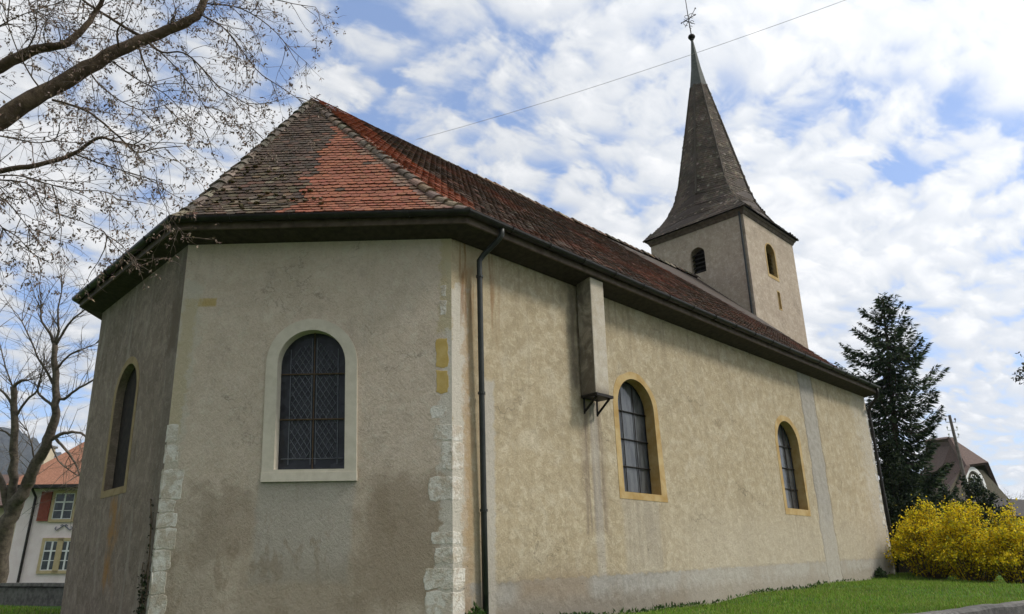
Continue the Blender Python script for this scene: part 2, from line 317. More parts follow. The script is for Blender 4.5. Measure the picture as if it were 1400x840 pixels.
WALLY = lambda x: -4.80 - .125*(x-7.8)          # inner face of the roadside wall
def ground_z(x, y):
    wy = WALLY(x)
    if y < wy - .2: return -1.27
    return lawn_z(x, y)
def axis_pts(lo, hi, step, far):
    a = list(np.arange(lo, hi+1e-6, step)); k = step; q = hi; r = lo
    while q < far: k *= 1.45; q += k; r -= k; a += [q, r]
    return sorted(a)
ux = axis_pts(-10, 32, .7, 1000)
vt = sorted(axis_pts(0, 26, .7, 1000) + [])
vt = [v for v in vt if v >= 0]; vd = [-.16, -.24, -1.5, -4, -9, -20, -60, -200, -800, -1500]
vs = sorted(vd) + list(vt)
gv = []; gf = []
for v in vs:
    for x in ux:
        xx = min(max(x, -60), 90); y = WALLY(xx) + v; gv.append((x, y, -1.27 if v < -.2 else lawn_z(x, y)))
nx = len(ux)
for j in range(len(vs)-1):
    for i in range(nx-1): gf.append((j*nx+i, j*nx+i+1, (j+1)*nx+i+1, (j+1)*nx+i))
m, g, b = material('lawn_soil', .95, .1); o = g.obj(); n = g.noise(o, 1.2, 6, .6); n2 = g.noise(o, 14, 4, .7)
c = g.mix(g.sm(n, .35, .65), (.035, .075, .012), (.06, .115, .02)); c = g.mix(g.mul(g.sm(n2, .55, .7), .5), c, (.045, .04, .02))
g.put(b.inputs['Base Color'], c); bump(g, b, n2, .6, .05)
meta(ob('ground', gv, gf, m, None, True), kind='structure')
M_ASPH = simple('asphalt', (.04, .04, .042), (.065, .064, .062), 30, .9, .3, .006)
rb = MB(); xs_ = np.linspace(-40, 60, 60)
for x0, x1 in zip(xs_[:-1], xs_[1:]): rb.poly([(x0, WALLY(x0)-9, -1.262), (x1, WALLY(x1)-9, -1.262), (x1, WALLY(x1)-.6, -1.262), (x0, WALLY(x0)-.6, -1.262)])
meta(rb.build('road', M_ASPH), kind='structure')

# ------------------------------------------------------------ church
church = empty('church', (0, 0, 0), 'old village church with beige plaster walls, hipped red tile roof and slate-topped tower', 'church')
LN = 18.86; ZT = 5.84; ZB = -1.0
def lerp(a, b, t): return np.array(a)*(1-t) + np.array(b)*t
def Dpt(s): return np.array([-3.246*s/4.747, 3.464*s/4.747])
def c1(z): return Dpt(.0 + .13*max(z, 0)/5.7)
def c2(z): return Dpt(4.60 + .043*z)
def c3(z):
    t = (z+.377)/(5.694+.377); return lerp((-2.954, 8.5), (-3.228, 8.5), t)
def c4(z): return np.array([LN, 0.0])
def facet_map(ca, cb, ua, ub):
    def P(u, z, d=0.0):            # d is the distance outwards
        t = (u-ua)/(ub-ua); A, B = ca(z), cb(z); q = A*(1-t) + B*t; v = B-A; v = v/np.linalg.norm(v); n = np.array([v[1], -v[0]]) * -1
        return np.array([q[0]+n[0]*d, q[1]+n[1]*d, z])
    return P
PS = facet_map(c4, c1, LN, 0.0)      # nave wall: u = metres from the apse corner
PD = facet_map(c1, c2, 0.0, 4.747)   # diagonal wall
PE = facet_map(c2, c3, 0.0, 5.05)    # east wall
def side_sign(P, u, z, inside):      # make d point away from the inside of the church
    a = P(u, z, .1); b_ = P(u, z, -.1); return np.linalg.norm(a[:2]-inside) > np.linalg.norm(b_[:2]-inside)
def fix(P):
    good = side_sign(P, 2.0, 2.0, np.array([4.0, 6.0]))
    return P if good else (lambda u, z, d=0.0: P(u, z, -d))
PS, PD, PE = fix(PS), fix(PD), fix(PE)
def arch(uc, w, z0, z1, n=18, shear=0.0, zref=0.0, spring=None):
    r = w/2; zs = z1 - r if spring is None else spring; pts = [(uc-r, z0), (uc+r, z0)]
    for k in range(n+1):
        a = math.pi*k/n; pts.append((uc + r*math.cos(a), zs + (z1-zs)*math.sin(a)))
    return [(u + shear*(z-zref), z) for u, z in pts]
def wall_facet(name, P, u0, u1, holes, mat, zt=ZT):
    bm = bmesh.new(); edges = []
    def loop(pts):
        vs_ = [bm.verts.new(tuple(P(u, z))) for u, z in pts]
        for i in range(len(vs_)): edges.append(bm.edges.new((vs_[i], vs_[(i+1) % len(vs_)])))
    outer = [(u, ZB) for u in np.linspace(u0, u1, 14)] + [(u1, z) for z in np.linspace(ZB, zt, 8)[1:-1]] + [(u, zt) for u in np.linspace(u1, u0, 14)] + [(u0, z) for z in np.linspace(zt, ZB, 8)[1:-1]]
    loop(outer)
    for h in holes: loop(h)
    bmesh.ops.triangle_fill(bm, use_beauty=True, edges=edges)
    inside = np.array([4, 6, 2.])
    bm.normal_update()
    for f in bm.faces:
        if f.normal.dot(Vector(f.calc_center_median()) - Vector(inside)) < 0: f.normal_flip()
    me = bpy.data.meshes.new(name); bm.to_mesh(me); bm.free(); o = bpy.data.objects.new(name, me); COL.objects.link(o); me.materials.append(mat)
    o.parent = church; return o
W1 = dict(uc=5.14, w=1.29, z0=1.735, z1=4.14); W2 = dict(uc=12.30, w=1.28, z0=1.735, z1=4.14)
WD = dict(uc=2.335, w=1.16, z0=1.84, z1=4.17, shear=.03, zref=1.84); WE = dict(uc=2.55, w=1.22, z0=1.78, z1=4.14)
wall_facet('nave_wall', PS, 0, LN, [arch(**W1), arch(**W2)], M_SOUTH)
wall_facet('apse_wall', PD, 0, 4.747, [arch(**WD)], M_APSE)
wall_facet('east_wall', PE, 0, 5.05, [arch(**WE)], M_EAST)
mb = MB(); e3 = [c3(z) for z in (ZB, ZT)]; N1 = (0.0, 12.0)
mb.poly([(*e3[0], ZB), (*e3[1], ZT), (*N1, ZT), (*N1, ZB)]); mb.poly([(*N1, ZB), (*N1, ZT), (LN, 12, ZT), (LN, 12, ZB)])
mb.poly([(LN, 12, ZB), (LN, 12, ZT), (LN, 6, 11.9), (LN, 0, ZT), (LN, 0, ZB)]); mb.build('rear_wall', M_EAST, church)

def window(P, W_, trim, proud, depth, m_trim, m_reveal, m_glass, jag=0.0, sill=None, nm='window'):
    sh = {k: W_[k] for k in ('shear', 'zref') if k in W_}
    inner = arch(**W_, n=24); uc, w, z0, z1 = W_['uc'], W_['w'], W_['z0'], W_['z1']
    zs = z1 - w/2
    outer = arch(uc, w+2*trim, z0-trim*.95, z1+trim, 24, spring=zs, **sh)
    if jag: outer = [(u + jag*mnoise.noise((u*3.1, z*2.3, 1.7)), z + jag*.6*mnoise.noise((u*2.2, z*3.3, 7.7))) for u, z in outer]
    # the glass itself is the window's own mesh
    gl = [P(u, z, -depth) for u, z in inner]; mb = MB(); mb.poly(gl); win = mb.build(nm, m_glass, church)
    n = len(inner); mb = MB(); rings = [[P(u, z, -.02) for u, z in outer], [P(u, z, proud) for u, z in outer], [P(u, z, proud) for u, z in inner]]
    for a, b_ in zip(rings[:-1], rings[1:]):
        for i in range(n): mb.poly([a[i], a[(i+1) % n], b_[(i+1) % n], b_[i]])
    mb.build('surround', m_trim, win)
    mb = MB(); a = [P(u, z, proud-.002) for u, z in inner]; b_ = [P(u, z, -depth-.02) for u, z in inner]
    for i in range(n): mb.poly([a[i], a[(i+1) % n], b_[(i+1) % n], b_[i]])
    mb.build('reveal', m_reveal, win)
    def bar(pts, r, off=.03):
        return [P(u, z, -depth+off) for u, z in pts]
    return win
# nave windows: ochre surrounds, pale old glass with iron bars
for W_ in (W1, W2):
    win = window(PS, W_, .16, .006, .25, M_OCHRE, M_OCHRE, M_GLASS, jag=.085)
    mb = MB(); uc, w, z0, z1 = W_['uc'], W_['w'], W_['z0'], W_['z1']
    for du in (-.22, .22):
        zt_ = z1 - w/2 + math.sqrt((w/2)**2 - du**2) - .01; mb.tube([PS(uc+du, z0, -.23), PS(uc+du, zt_, -.23)], .011, 5)
    for z in (z0+.55, z0+1.12, z0+1.72): mb.tube([PS(uc-w/2+.0, z, -.225), PS(uc+w/2, z, -.225)], .015, 5)
    mb.build('glazing_bars', M_IRON, win)
    mb = MB()                               # frame following the arch
    a = arch(uc, w-.0, z0, z1, 24); b_ = arch(uc, w-.09, z0+.04, z1-.045, 24); n = len(a)
    for i in range(n): mb.poly([PS(*a[i], -.24), PS(*a[(i+1) % n], -.24), PS(*b_[(i+1) % n], -.22), PS(*b_[i], -.22)])
    mb.build('window_frame', M_VOID, win)
# diagonal apse window: pale stone surround, diamond leading
win = window(PD, WD, .20, .03, .17, M_PALE, M_PALE, M_GLASS_D)
uc, w, z0, z1 = WD['uc'], WD['w'], WD['z0'], WD['z1']; zs = z1 - w/2; shr = lambda u, z: (u + .03*(z-z0), z)
def inside_arch(u, z, k=0.0):
    if z < z0+k or abs(u-uc) > w/2-k: return False
    return z <= zs or (u-uc)**2 + (z-zs)**2 < (w/2-k)**2
mb = MB()
def came(p_, q_, r=.006):
    pts = [lerp(p_, q_, t) for t in np.linspace(0, 1, 25)]; run = []
    for q in pts + [None]:
        if q is not None and inside_arch(q[0], q[1], .17 if r < .007 else .02) and not (r < .007 and (abs(q[0]-uc) < .035)): run.append(q)
        else:
            if len(run) > 1: mb.tube([PD(*shr(*run[0]), -.155), PD(*shr(*run[-1]), -.155)], r, 4, False)
            run = []
sp = .105
for k in range(-30, 40):
    b0 = z0 + k*sp*1.5
    came((uc-w/2, b0), (uc+w/2, b0+w*1.5)); came((uc-w/2, b0), (uc+w/2, b0-w*1.5))
for du in (-w/2+.17, -.04, .04, w/2-.17): came((uc+du, z0), (uc+du, z1), .009)
came((uc-w/2, z0+.19), (uc+w/2, z0+.19), .009)
mb.build('leading', M_LEAD, win)
mb = MB()
for z in (z0+.83, z0+1.6):
    hw = w/2 - .01 if z <= zs else math.sqrt((w/2)**2-(z-zs)**2)
    mb.tube([PD(*shr(uc-hw, z), -.145), PD(*shr(uc+hw, z), -.145)], .014, 5)
mb.tube([PD(*shr(uc, z0), -.147), PD(*shr(uc, z1), -.147)], .011, 5); mb.build('saddle_bars', M_RUST, win)
mb = MB(); t_ = .205
mb.hexa([PD(*shr(uc-w/2-t_, z0-.19), -.02), PD(*shr(uc+w/2+t_, z0-.19), -.02), PD(*shr(uc+w/2+t_, z0-.19), .045), PD(*shr(uc-w/2-t_, z0-.19), .045),
         PD(*shr(uc-w/2-t_, z0-.035), -.02), PD(*shr(uc+w/2+t_, z0-.035), -.02), PD(*shr(uc+w/2+t_, z0-.045), .04), PD(*shr(uc-w/2-t_, z0-.045), .04)])
mb.build('sill', M_PALE, win)
# east window
win = window(PE, WE, .14, .006, .14, M_OCHRE_DULL, M_EAST, M_VOID, jag=.04)

# quoins: irregular dressed stones standing a few millimetres proud of the plaster on both faces of a corner
def stone(mb, P, u0, u1, z0, z1, proud, seed):
    pts = []; n = 8
    for a, b_ in (((u0, z0), (u1, z0)), ((u1, z0), (u1, z1)), ((u1, z1), (u0, z1)), ((u0, z1), (u0, z0))):
        for k in range(n):
            t = k/n; pts.append((a[0]*(1-t)+b_[0]*t, a[1]*(1-t)+b_[1]*t))
    cu, cz = (u0+u1)/2, (z0+z1)/2; hu, hz = (u1-u0)/2, (z1-z0)/2; ring = []
    for u, z in pts:
        du, dz = (u-cu)/hu, (z-cz)/hz; k = 1 - .10*max(0, abs(du)+abs(dz)-1.35)
        ring.append((cu+du*hu*k + .03*mnoise.noise((u*6, z*6, seed)) + .016*mnoise.noise((u*19, z*19, seed)), cz+dz*hz*k + .035*mnoise.noise((u*6, z*6, seed+9)) + .015*mnoise.noise((u*19, z*19, seed+4))))
    A = [P(u, z, -.01) for u, z in ring]; B = [P(cu+(u-cu)*.995, cz+(z-cz)*.99, .0012) for u, z in ring]; C = [P(cu+(u-cu)*.95, cz+(z-cz)*.94, proud*.5+.0014) for u, z in ring]
    m_ = len(ring)
    for X, Y in ((A, B), (B, C)):
        for i in range(m_): mb.poly([X[i], X[(i+1) % m_], Y[(i+1) % m_], Y[i]])
    mb.poly(C)
def quoin(m_, faces, proud, seed, z0, z1, label=None):
    mb = MB()
    for P, u0, u1 in faces: stone(mb, P, u0, u1, z0, z1, proud, seed)
    o = mb.build('quoin_stone', m_, church)
    if label: o['label'] = label
for (su, nu_, z0, z1) in ((.30, .22, 2.27, 2.52), (.17, .24, 1.80, 2.25), (.38, .20, 1.33, 1.70), (.34, .16, .70, .86), (.28, .17, .40, .64), (.45, .25, .04, .34), (.42, .24, -.35, .01), (.5, .3, -.75, -.38)):
    quoin(M_QUOIN, ((PD, -.004, su), (PS, -.004, nu_)), .004, z0, z0, z1)
for (z0, z1, su) in ((4.72, 4.95, .09), (4.40, 4.66, .11), (2.62, 2.84, .26)): quoin(M_QUOIN, ((PD, .09, .09+su),), .003, z0, z0, z1)
for (z0, z1) in ((3.04, 3.44), (3.47, 3.98)): quoin(M_QUOIN_Y, ((PD, .06, .27),), .003, z0, z0, z1, 'yellow sandstone quoin')
s0 = 4.747
for (z0, z1, su, eu) in ((2.3, 2.6, .18, .06), (1.98, 2.26, .22, .05), (1.42, 1.88, .34, .08), (1.20, 1.41, .26, .06), (.98, 1.19, .30, .08), (.66, .97, .33, .07), (.35, .65, .27, .08), (.01, .34, .24, .06), (-.3, 0., .27, .08), (-.7, -.31, .3, .07)):
    quoin(M_QUOIN, ((PD, s0-su, s0+.004), (PE, -.004, eu)), .005, z0+20, z0, z1)
z = -.1; 
while z < 5.2:
    h_ = random.uniform(.2, .38); quoin(M_QUOIN_D, ((PS, LN - random.uniform(.16, .42)*(1 if z < 3 else .6), LN+.01),), .003, z*3, z, z+h_-.03); z += h_

# hanging flue with its iron bracket
fl = MB(); fx0, fx1, fd, fz0, fz1 = 3.24, 3.67, .35, 3.49, 5.905
fl.box(fx0, fx1, -fd, .02, fz0, fz1); flue = fl.build('hanging_flue', plaster('plaster_flue', (.40, .345, .265), (.45, .40, .32), (.49, .45, .38), (1, 0, 0), lambda g, c, h, u, z, *a: (g.mix(g.mul(g.sm(u, 3.25, 3.238), g.sm(a[3], .25, .6)), g.mix(g.mul(g.sm(g.sub(z, g.mul(a[1], .5)), 3.5, 3.2), .6), c, (.10, .08, .06)), (.12, .098, .072)), h), .3, .35), church)  # left side face coloured dark brown for its shade away from the sun
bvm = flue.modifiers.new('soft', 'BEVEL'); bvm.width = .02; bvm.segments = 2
br = MB(); br.box(fx0-.03, fx1+.06, -fd-.05, 0, fz0-.055, fz0-.003)
for x in (fx0+.03, fx1): br.tube([(x, -fd+.0, fz0-.05), (x, -.02, fz0-.33)], .025, 6); br.tube([(x, -.025, fz0-.05), (x, -.025, fz0-.36)], .02, 6)
br.build('bracket', M_IRON, flue)

# ------------------------------------------------------------ roof
OH = .475; ZE = 6.127
G1 = np.array([-.206, -.475]); G2 = np.array([-3.721, 3.276]); G3 = np.array([-3.72, 8.72]); G4 = np.array([0.0, 12.475]); G5 = np.array([LN+.1, 12.475]); G0 = np.array([LN+.1, -.475])
PK = np.array([.008, 6.0, 11.81]); PW = np.array([LN+.1, 6.0, 12.16])
TK = .13; ZK = 6.70; E = lambda q, z=ZE-.01: np.array([q[0], q[1], z])
def kpt(q, top): v = lerp(q, top[:2], TK); return np.array([v[0], v[1], ZK])
K1, K2, K3, K4 = (kpt(q, PK) for q in (G1, G2, G3, G4)); K0 = kpt(G0, PW); K5 = kpt(G5, PW)
def fb(x, y, z, s=1.0, o=3): return mnoise.fractal((x*s, y*s, z*s), 1.0, 2.0, o)
def mixc(a, b_, t): t = min(max(t, 0), 1); return tuple(x*(1-t)+y*t for x, y in zip(a, b_))
ORANGE, RED, BROWN, DARK = (.265, .088, .045), (.185, .058, .032), (.095, .052, .034), (.060, .040, .027)
def jit(c, k=.25):
    f = 1 + random.uniform(-k, k); return tuple(max(0, x*f*(1+random.uniform(-.08, .08))) for x in c)
def col_diag(p, a, v):            # a: 0 at the nave hip side .. 1 at the east hip side, v height
    n = fb(*p, .9); n2 = fb(*p, 3.0)
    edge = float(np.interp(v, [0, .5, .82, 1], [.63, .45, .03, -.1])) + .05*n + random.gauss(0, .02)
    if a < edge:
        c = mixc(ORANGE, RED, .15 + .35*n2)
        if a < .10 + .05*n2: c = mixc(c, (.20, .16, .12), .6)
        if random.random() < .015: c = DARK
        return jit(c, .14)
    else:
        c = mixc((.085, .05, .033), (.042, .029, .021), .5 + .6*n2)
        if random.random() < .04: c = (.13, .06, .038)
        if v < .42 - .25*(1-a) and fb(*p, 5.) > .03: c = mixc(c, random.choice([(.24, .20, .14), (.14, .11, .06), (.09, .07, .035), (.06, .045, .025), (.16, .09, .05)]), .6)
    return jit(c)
def col_south(p, a, v):
    x = p[0]; n = fb(*p, .55); n2 = fb(*p, 2.2)
    hip = (x+.2) - .1*v*6                       # distance from hip line, in metres
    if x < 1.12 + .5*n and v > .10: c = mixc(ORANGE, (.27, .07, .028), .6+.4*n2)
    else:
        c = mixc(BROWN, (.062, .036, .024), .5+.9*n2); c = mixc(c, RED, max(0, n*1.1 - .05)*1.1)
        if random.random() < .10: c = (.15, .06, .035)
        if random.random() < .03: c = (.13, .10, .075)
    return jit(c, .3)
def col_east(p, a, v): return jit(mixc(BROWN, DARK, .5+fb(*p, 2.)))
def col_slate(p, a, v):
    n = fb(*p, 1.2); n2 = fb(*p, 4.)
    c = mixc((.13, .10, .076), (.07, .054, .042), .5+n); c = mixc(c, (.18, .15, .115), max(0, n2-.1))
    if random.random() < .04: c = (.23, .19, .15)
    return jit(c, .22)
def tile_field(T, A0, A1, B1, B0, colfn, tw=.175, ex=.15, th=.016, v0=0., v1=1., swap=False):
    """rows of separate plain tiles on the quad A0 A1 (eaves) B1 B0 (top)"""
    A0, A1, B0, B1 = (np.array(q, float) for q in (A0, A1, B0, B1)); e = A1-A0; e /= np.linalg.norm(e)
    up_ = (B0+B1)/2 - (A0+A1)/2; up_ = up_ - e*(up_ @ e); H = np.linalg.norm(up_); up_ /= H; nn = np.cross(e, up_)
    if nn[2] < 0: nn = -nn
    rows = int(H/ex)
    for r in range(rows+1):
        v = (r+.0)*ex/H
        if v > 1: break
        L_, R_ = lerp(A0, B0, v), lerp(A1, B1, v); l = (L_-A0) @ e; rr = (R_-A0) @ e
        c = math.floor(l/tw) - 1 + (.5 if r % 2 else 0); sag = .012*mnoise.noise((r*.7, 3.3, 0))
        while (c+.5)*tw < rr + .02:
            mid = (c+.5)*tw; c += 1
            if mid < l - .02 or rr - l < .03: continue
            q = A0 + e*mid + up_*(v*H) + nn*(sag + .01*mnoise.noise((mid*.8, r*.25, 5.1)))
            ang = random.gauss(0, .018); ee = e*math.cos(ang)+up_*math.sin(ang); uu = -e*math.sin(ang)+up_*math.cos(ang)
            w2 = tw/2-.004; lift = .026 + random.gauss(0, .004); low = -.012 + random.gauss(0, .006)
            b = len(T['v']); t_top = ex*1.1
            prof = [(-w2, low+.035), (-w2*.62, low+.008), (0, low), (w2*.62, low+.008), (w2, low+.035)]
            V = [q + ee*x + uu*y + nn*(lift + (t_top-y)*0) for x, y in prof] + [q + ee*w2 + uu*t_top + nn*.006, q - ee*w2 + uu*t_top + nn*.006]
            V += [x - nn*th for x in V[:5]]
            T['v'] += V; T['f'] += [(b, b+1, b+2, b+3, b+4, b+5, b+6)] + [(b+7+k, b+8+k, b+1+k, b+k) for k in range(4)] + [(b+11, b+5, b+4), (b+6, b+7, b)]
            aa = (mid-l)/(rr-l+1e-6); col = colfn(q, aa, v0+(v1-v0)*v); T['c'] += [col]*12
T = dict(v=[], f=[], c=[])
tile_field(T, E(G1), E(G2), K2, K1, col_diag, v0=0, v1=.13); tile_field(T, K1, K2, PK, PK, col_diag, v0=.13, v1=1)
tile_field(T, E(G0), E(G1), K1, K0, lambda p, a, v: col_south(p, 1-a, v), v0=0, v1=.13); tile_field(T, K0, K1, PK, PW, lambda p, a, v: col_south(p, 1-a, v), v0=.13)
tile_field(T, E(G2), E(G3), K3, K2, col_east, v0=0, v1=.13); tile_field(T, K2, K3, PK, PK, col_east, v0=.13)
mb = MB(); dn = np.array([0, 0, -.03])
for q in ([E(G1), E(G2), K2, K1], [K1, K2, PK], [E(G0), E(G1), K1, K0], [K0, K1, PK, PW], [E(G2), E(G3), K3, K2], [K2, K3, PK], [E(G3), E(G4), K4, K3], [K3, K4, PK], [E(G4), E(G5), K5, K4], [K4, K5, PW, PK]): mb.poly([x+dn for x in q])
roof = mb.build('roof', M_TILE_UNDER, church)
tiles = ob('roof_tiles', T['v'], T['f'], M_TILE, roof); color_attr(tiles, 'tint', T['c'])
def caps(name, pts, r=.13, step=.36, cols=((.20, .15, .11), (.26, .19, .14), (.13, .11, .085)), ends=None):
    mb = MB(); cc = []
    pts = [np.array(p) for p in pts]
    seg = [(a, b_) for a, b_ in zip(pts[:-1], pts[1:])]
    for a, b_ in seg:
        L_ = np.linalg.norm(b_-a); d_ = (b_-a)/L_; sd_ = np.cross(d_, [0, 0, 1.]); sd_ /= np.linalg.norm(sd_); nn = np.cross(sd_, d_)
        n = max(1, int(L_/step)); st_ = L_/n
        for i in range(n):
            o_ = a + d_*(i*st_) + nn*random.gauss(0, .008) + sd_*random.gauss(0, .008); b0 = len(mb.v); r0, r1 = r*1.08, r*.92
            for (t_, rr, lift) in ((-.03, r0, .03), (st_+.02, r1, .0)):
                for k in range(9):
                    an = math.pi*(k/8)*1.1 - .05*math.pi; mb.v.append(tuple(o_ + d_*t_ + sd_*rr*math.cos(an) + nn*(rr*math.sin(an)*.85 + lift - .06)))
            for k in range(8): mb.f.append((b0+k, b0+k+1, b0+10+k, b0+9+k))
            mb.f.append(tuple(b0+8-k for k in range(9))); c = jit(random.choice(cols), .3); cc += [c]*18
    o = mb.build(name, M_TILE, roof); color_attr(o, 'tint', cc); return o
caps('hip_tiles', [E(G1), K1, PK], .12, .34, ((.24, .15, .10), (.20, .16, .125), (.26, .18, .125), (.14, .105, .08), (.17, .135, .105)))
caps('hip_tiles', [E(G2), K2, PK], .12, .34, ((.16, .13, .10), (.20, .17, .13), (.10, .085, .065)))
caps('hip_tiles', [E(G3), K3, PK], .12, .34, ((.10, .08, .06), (.07, .055, .04)))
caps('ridge_tiles', [PK, PW], .13, .38, ((.14, .085, .055), (.20, .12, .08), (.085, .065, .05), (.24, .2, .15)))
# moss clumps on the lower eastern part of the diagonal slope
mb = MB(); cc = []
ev = (G2-G1)/np.linalg.norm(G2-G1)
for i in range(90):
    v = random.random()**1.7*.36; a = 1 - random.random()**1.2*.58
    lo = lerp(K1, K2, a); q = lerp(lo, PK, v) if random.random() < .75 else lerp(lerp(E(G1), E(G2), a), lo, random.random())
    if a < .47 + v*.6: continue
    nn = np.array([-.55, -.5, .67]); s_ = random.uniform(.018, .05); b0 = len(mb.v)
    mb.sphere(q + nn*.035, s_, 7, 4, (random.uniform(.8, 1.5), random.uniform(.8, 1.5), .35))
    c = random.choice([(.26, .22, .14), (.13, .105, .05), (.10, .085, .035), (.16, .13, .075), (.30, .26, .18)]); cc += [jit(c)]*(len(mb.v)-b0)
ms = mb.build('moss', M_MOSS, roof); color_attr(ms, 'tint', cc); meta(ms, kind='stuff')
# eaves: soffit boards, fascia, gutter
eave = [G0, G1, G2, G3, G4, G5]
def inset(k):                       # the eaves line moved inwards by k
    w = k/OH; return [np.array([G0[0], -OH+k]), lerp(G1, Dpt(.06), w), lerp(G2, np.array([-3.30, 3.52]), w), lerp(G3, np.array([-3.23, 8.5]), w), lerp(G4, np.array([0, 12.]), w), np.array([G0[0], 12.475-k])]
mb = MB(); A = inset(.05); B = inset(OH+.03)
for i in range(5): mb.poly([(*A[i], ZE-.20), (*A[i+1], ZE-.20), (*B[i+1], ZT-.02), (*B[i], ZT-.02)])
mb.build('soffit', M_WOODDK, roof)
mb = MB(); A2 = inset(.085)
for i in range(5): mb.hexa([(*A[i], ZE-.208), (*A[i+1], ZE-.208), (*A2[i+1], ZE-.208), (*A2[i], ZE-.208), (*A[i], ZE-.06), (*A[i+1], ZE-.06), (*A2[i+1], ZE-.06), (*A2[i], ZE-.06)])
mb.build('fascia', M_FASCIA, roof)
GT = inset(-.03); mb = MB()
def half_round(path, z, r):
    prev = None
    for i, q in enumerate(path):
        a = path[max(i-1, 0)]; b_ = path[min(i+1, len(path)-1)]
        d1 = (q-a)/max(np.linalg.norm(q-a), 1e-6) if i else None; d2 = (b_-q)/max(np.linalg.norm(b_-q), 1e-6) if i < len(path)-1 else None
        n1 = np.array([-d1[1], d1[0]]) if d1 is not None else None; n2 = np.array([-d2[1], d2[0]]) if d2 is not None else None
        if n1 is None: nv, k = n2, 1
        elif n2 is None: nv, k = n1, 1
        else: nv = n1+n2; nv /= np.linalg.norm(nv); k = 1/max(nv @ n1, .3)
        ring = []
        for rr in (r, r-.008):
            for j in range(9):
                an = math.pi + math.pi*j/8; ring.append((q[0]+nv[0]*k*rr*math.cos(an), q[1]+nv[1]*k*rr*math.cos(an), z + rr*math.sin(an)))
        b0 = len(mb.v); mb.v += ring
        if prev is not None:
            for j in range(8): mb.f.append((prev+j, prev+j+1, b0+j+1, b0+j)); mb.f.append((prev+9+j, b0+9+j, b0+10+j, prev+10+j))
            for j in (0, 8): mb.f.append((prev+j, b0+j, b0+9+j, prev+9+j))
        else: mb.f.append(tuple(range(b0, b0+9)))
        prev = b0
    mb.f.append(tuple(range(prev, prev+9)))
half_round(GT, ZE-.015, .085); 
for i in range(3):                  # gutter brackets and seams
    n = max(2, int(np.linalg.norm(GT[i+1]-GT[i])/1.0))
    for k in range(1, n):
        q = lerp(GT[i], GT[i+1], k/n); d_ = (GT[i+1]-GT[i])/np.linalg.norm(GT[i+1]-GT[i]); nv = np.array([-d_[1], d_[0]])
        pts = [(q[0]+nv[0]*.092*math.cos(t), q[1]+nv[1]*.092*math.cos(t), ZE-.015+.092*math.sin(t)) for t in np.linspace(math.pi, 2*math.pi, 9)]; mb.tube(pts, .012, 4)
gut = mb.build('gutter', M_ZINC, church)
def downpipe(pts, r, parent, clips=(), mat=M_PIPE):
    mb = MB(); mb.tube(pts, r, 12); o = mb.build('downpipe', mat, parent, True); mb = MB()
    for q in clips:
        mb = MB(); mb.tube([np.array(q)-[0, 0, .02], np.array(q)+[0, 0, .02]], r*1.3, 10); mb.build('pipe_clip', mat, o)
    return o
gx = on_plane(686, 303, (0, 1, 0), (0, -.5, 0))[0]
pb = lambda z: (lerp((.43, 0), (.60, 0), (5.48-z)/5.8)[0], -.075, z)
downpipe([(gx, -.50, 6.08), (gx, -.50, 5.93), (gx-.03, -.46, 5.84), (pb(5.55)[0]+.06, -.12, 5.62), pb(5.5), pb(5.3), pb(3), pb(1.3), pb(-.9)], .05, church, [pb(5.2), pb(3.1), pb(1.2)])
wq = lambda z: (LN+.10, -.05, z)
downpipe([(LN-.1, -.5, 6.05), (LN-.06, -.50, 5.9), (LN-.02, -.44, 5.75), (LN+.08, -.14, 5.5), wq(5.35), wq(5.2), wq(2), wq(-.3)], .05, church, [wq(4.6), wq(2.4), wq(.6)], M_ZINC)

# ------------------------------------------------------------ tower
TX, TY, TW, TZ = 19.1, 3.629, 4.739, 14.76
# walls with real openings: east and south faces as filled outlines
def tower_face(mbm, P, holes):
    bm = bmesh.new(); edges = []
    def loop(pts):
        vs_ = [bm.verts.new(P(u, z, 0)) for u, z in pts]
        for i in range(len(vs_)): edges.append(bm.edges.new((vs_[i], vs_[(i+1) % len(vs_)])))
    loop([(0, -.5), (TW, -.5), (TW, TZ-.02), (0, TZ-.02)])
    for h in holes: loop(h)
    bmesh.ops.triangle_fill(bm, use_beauty=True, edges=edges); b0 = len(mbm.v); bm.verts.index_update()
    mbm.v += [tuple(v.co) for v in bm.verts]; mbm.f += [tuple(b0+v.index for v in f.verts) for f in bm.faces]; bm.free()
PTE = lambda u, z, d=0.: (TX-d, TY+u, z)
PTS = lambda u, z, d=0.: (TX+u, TY-d, z)
te = arch(2.36, .72, 12.42, 13.66, 10); ts = arch(2.16, .84, 12.2, 13.72, 10); tslit = [(2.30, 10.72), (2.52, 10.72), (2.52, 11.5), (2.30, 11.5)]
mb = MB(); tower_face(mb, PTE, [te]); tower_face(mb, PTS, [ts, tslit])
mb.poly([(TX+TW, TY, -.5), (TX+TW, TY+TW, -.5), (TX+TW, TY+TW, TZ-.02), (TX+TW, TY, TZ-.02)]); mb.poly([(TX+TW, TY+TW, -.5), (TX, TY+TW, -.5), (TX, TY+TW, TZ-.02), (TX+TW, TY+TW, TZ-.02)])
tower = mb.build('tower', M_TOWER, church)
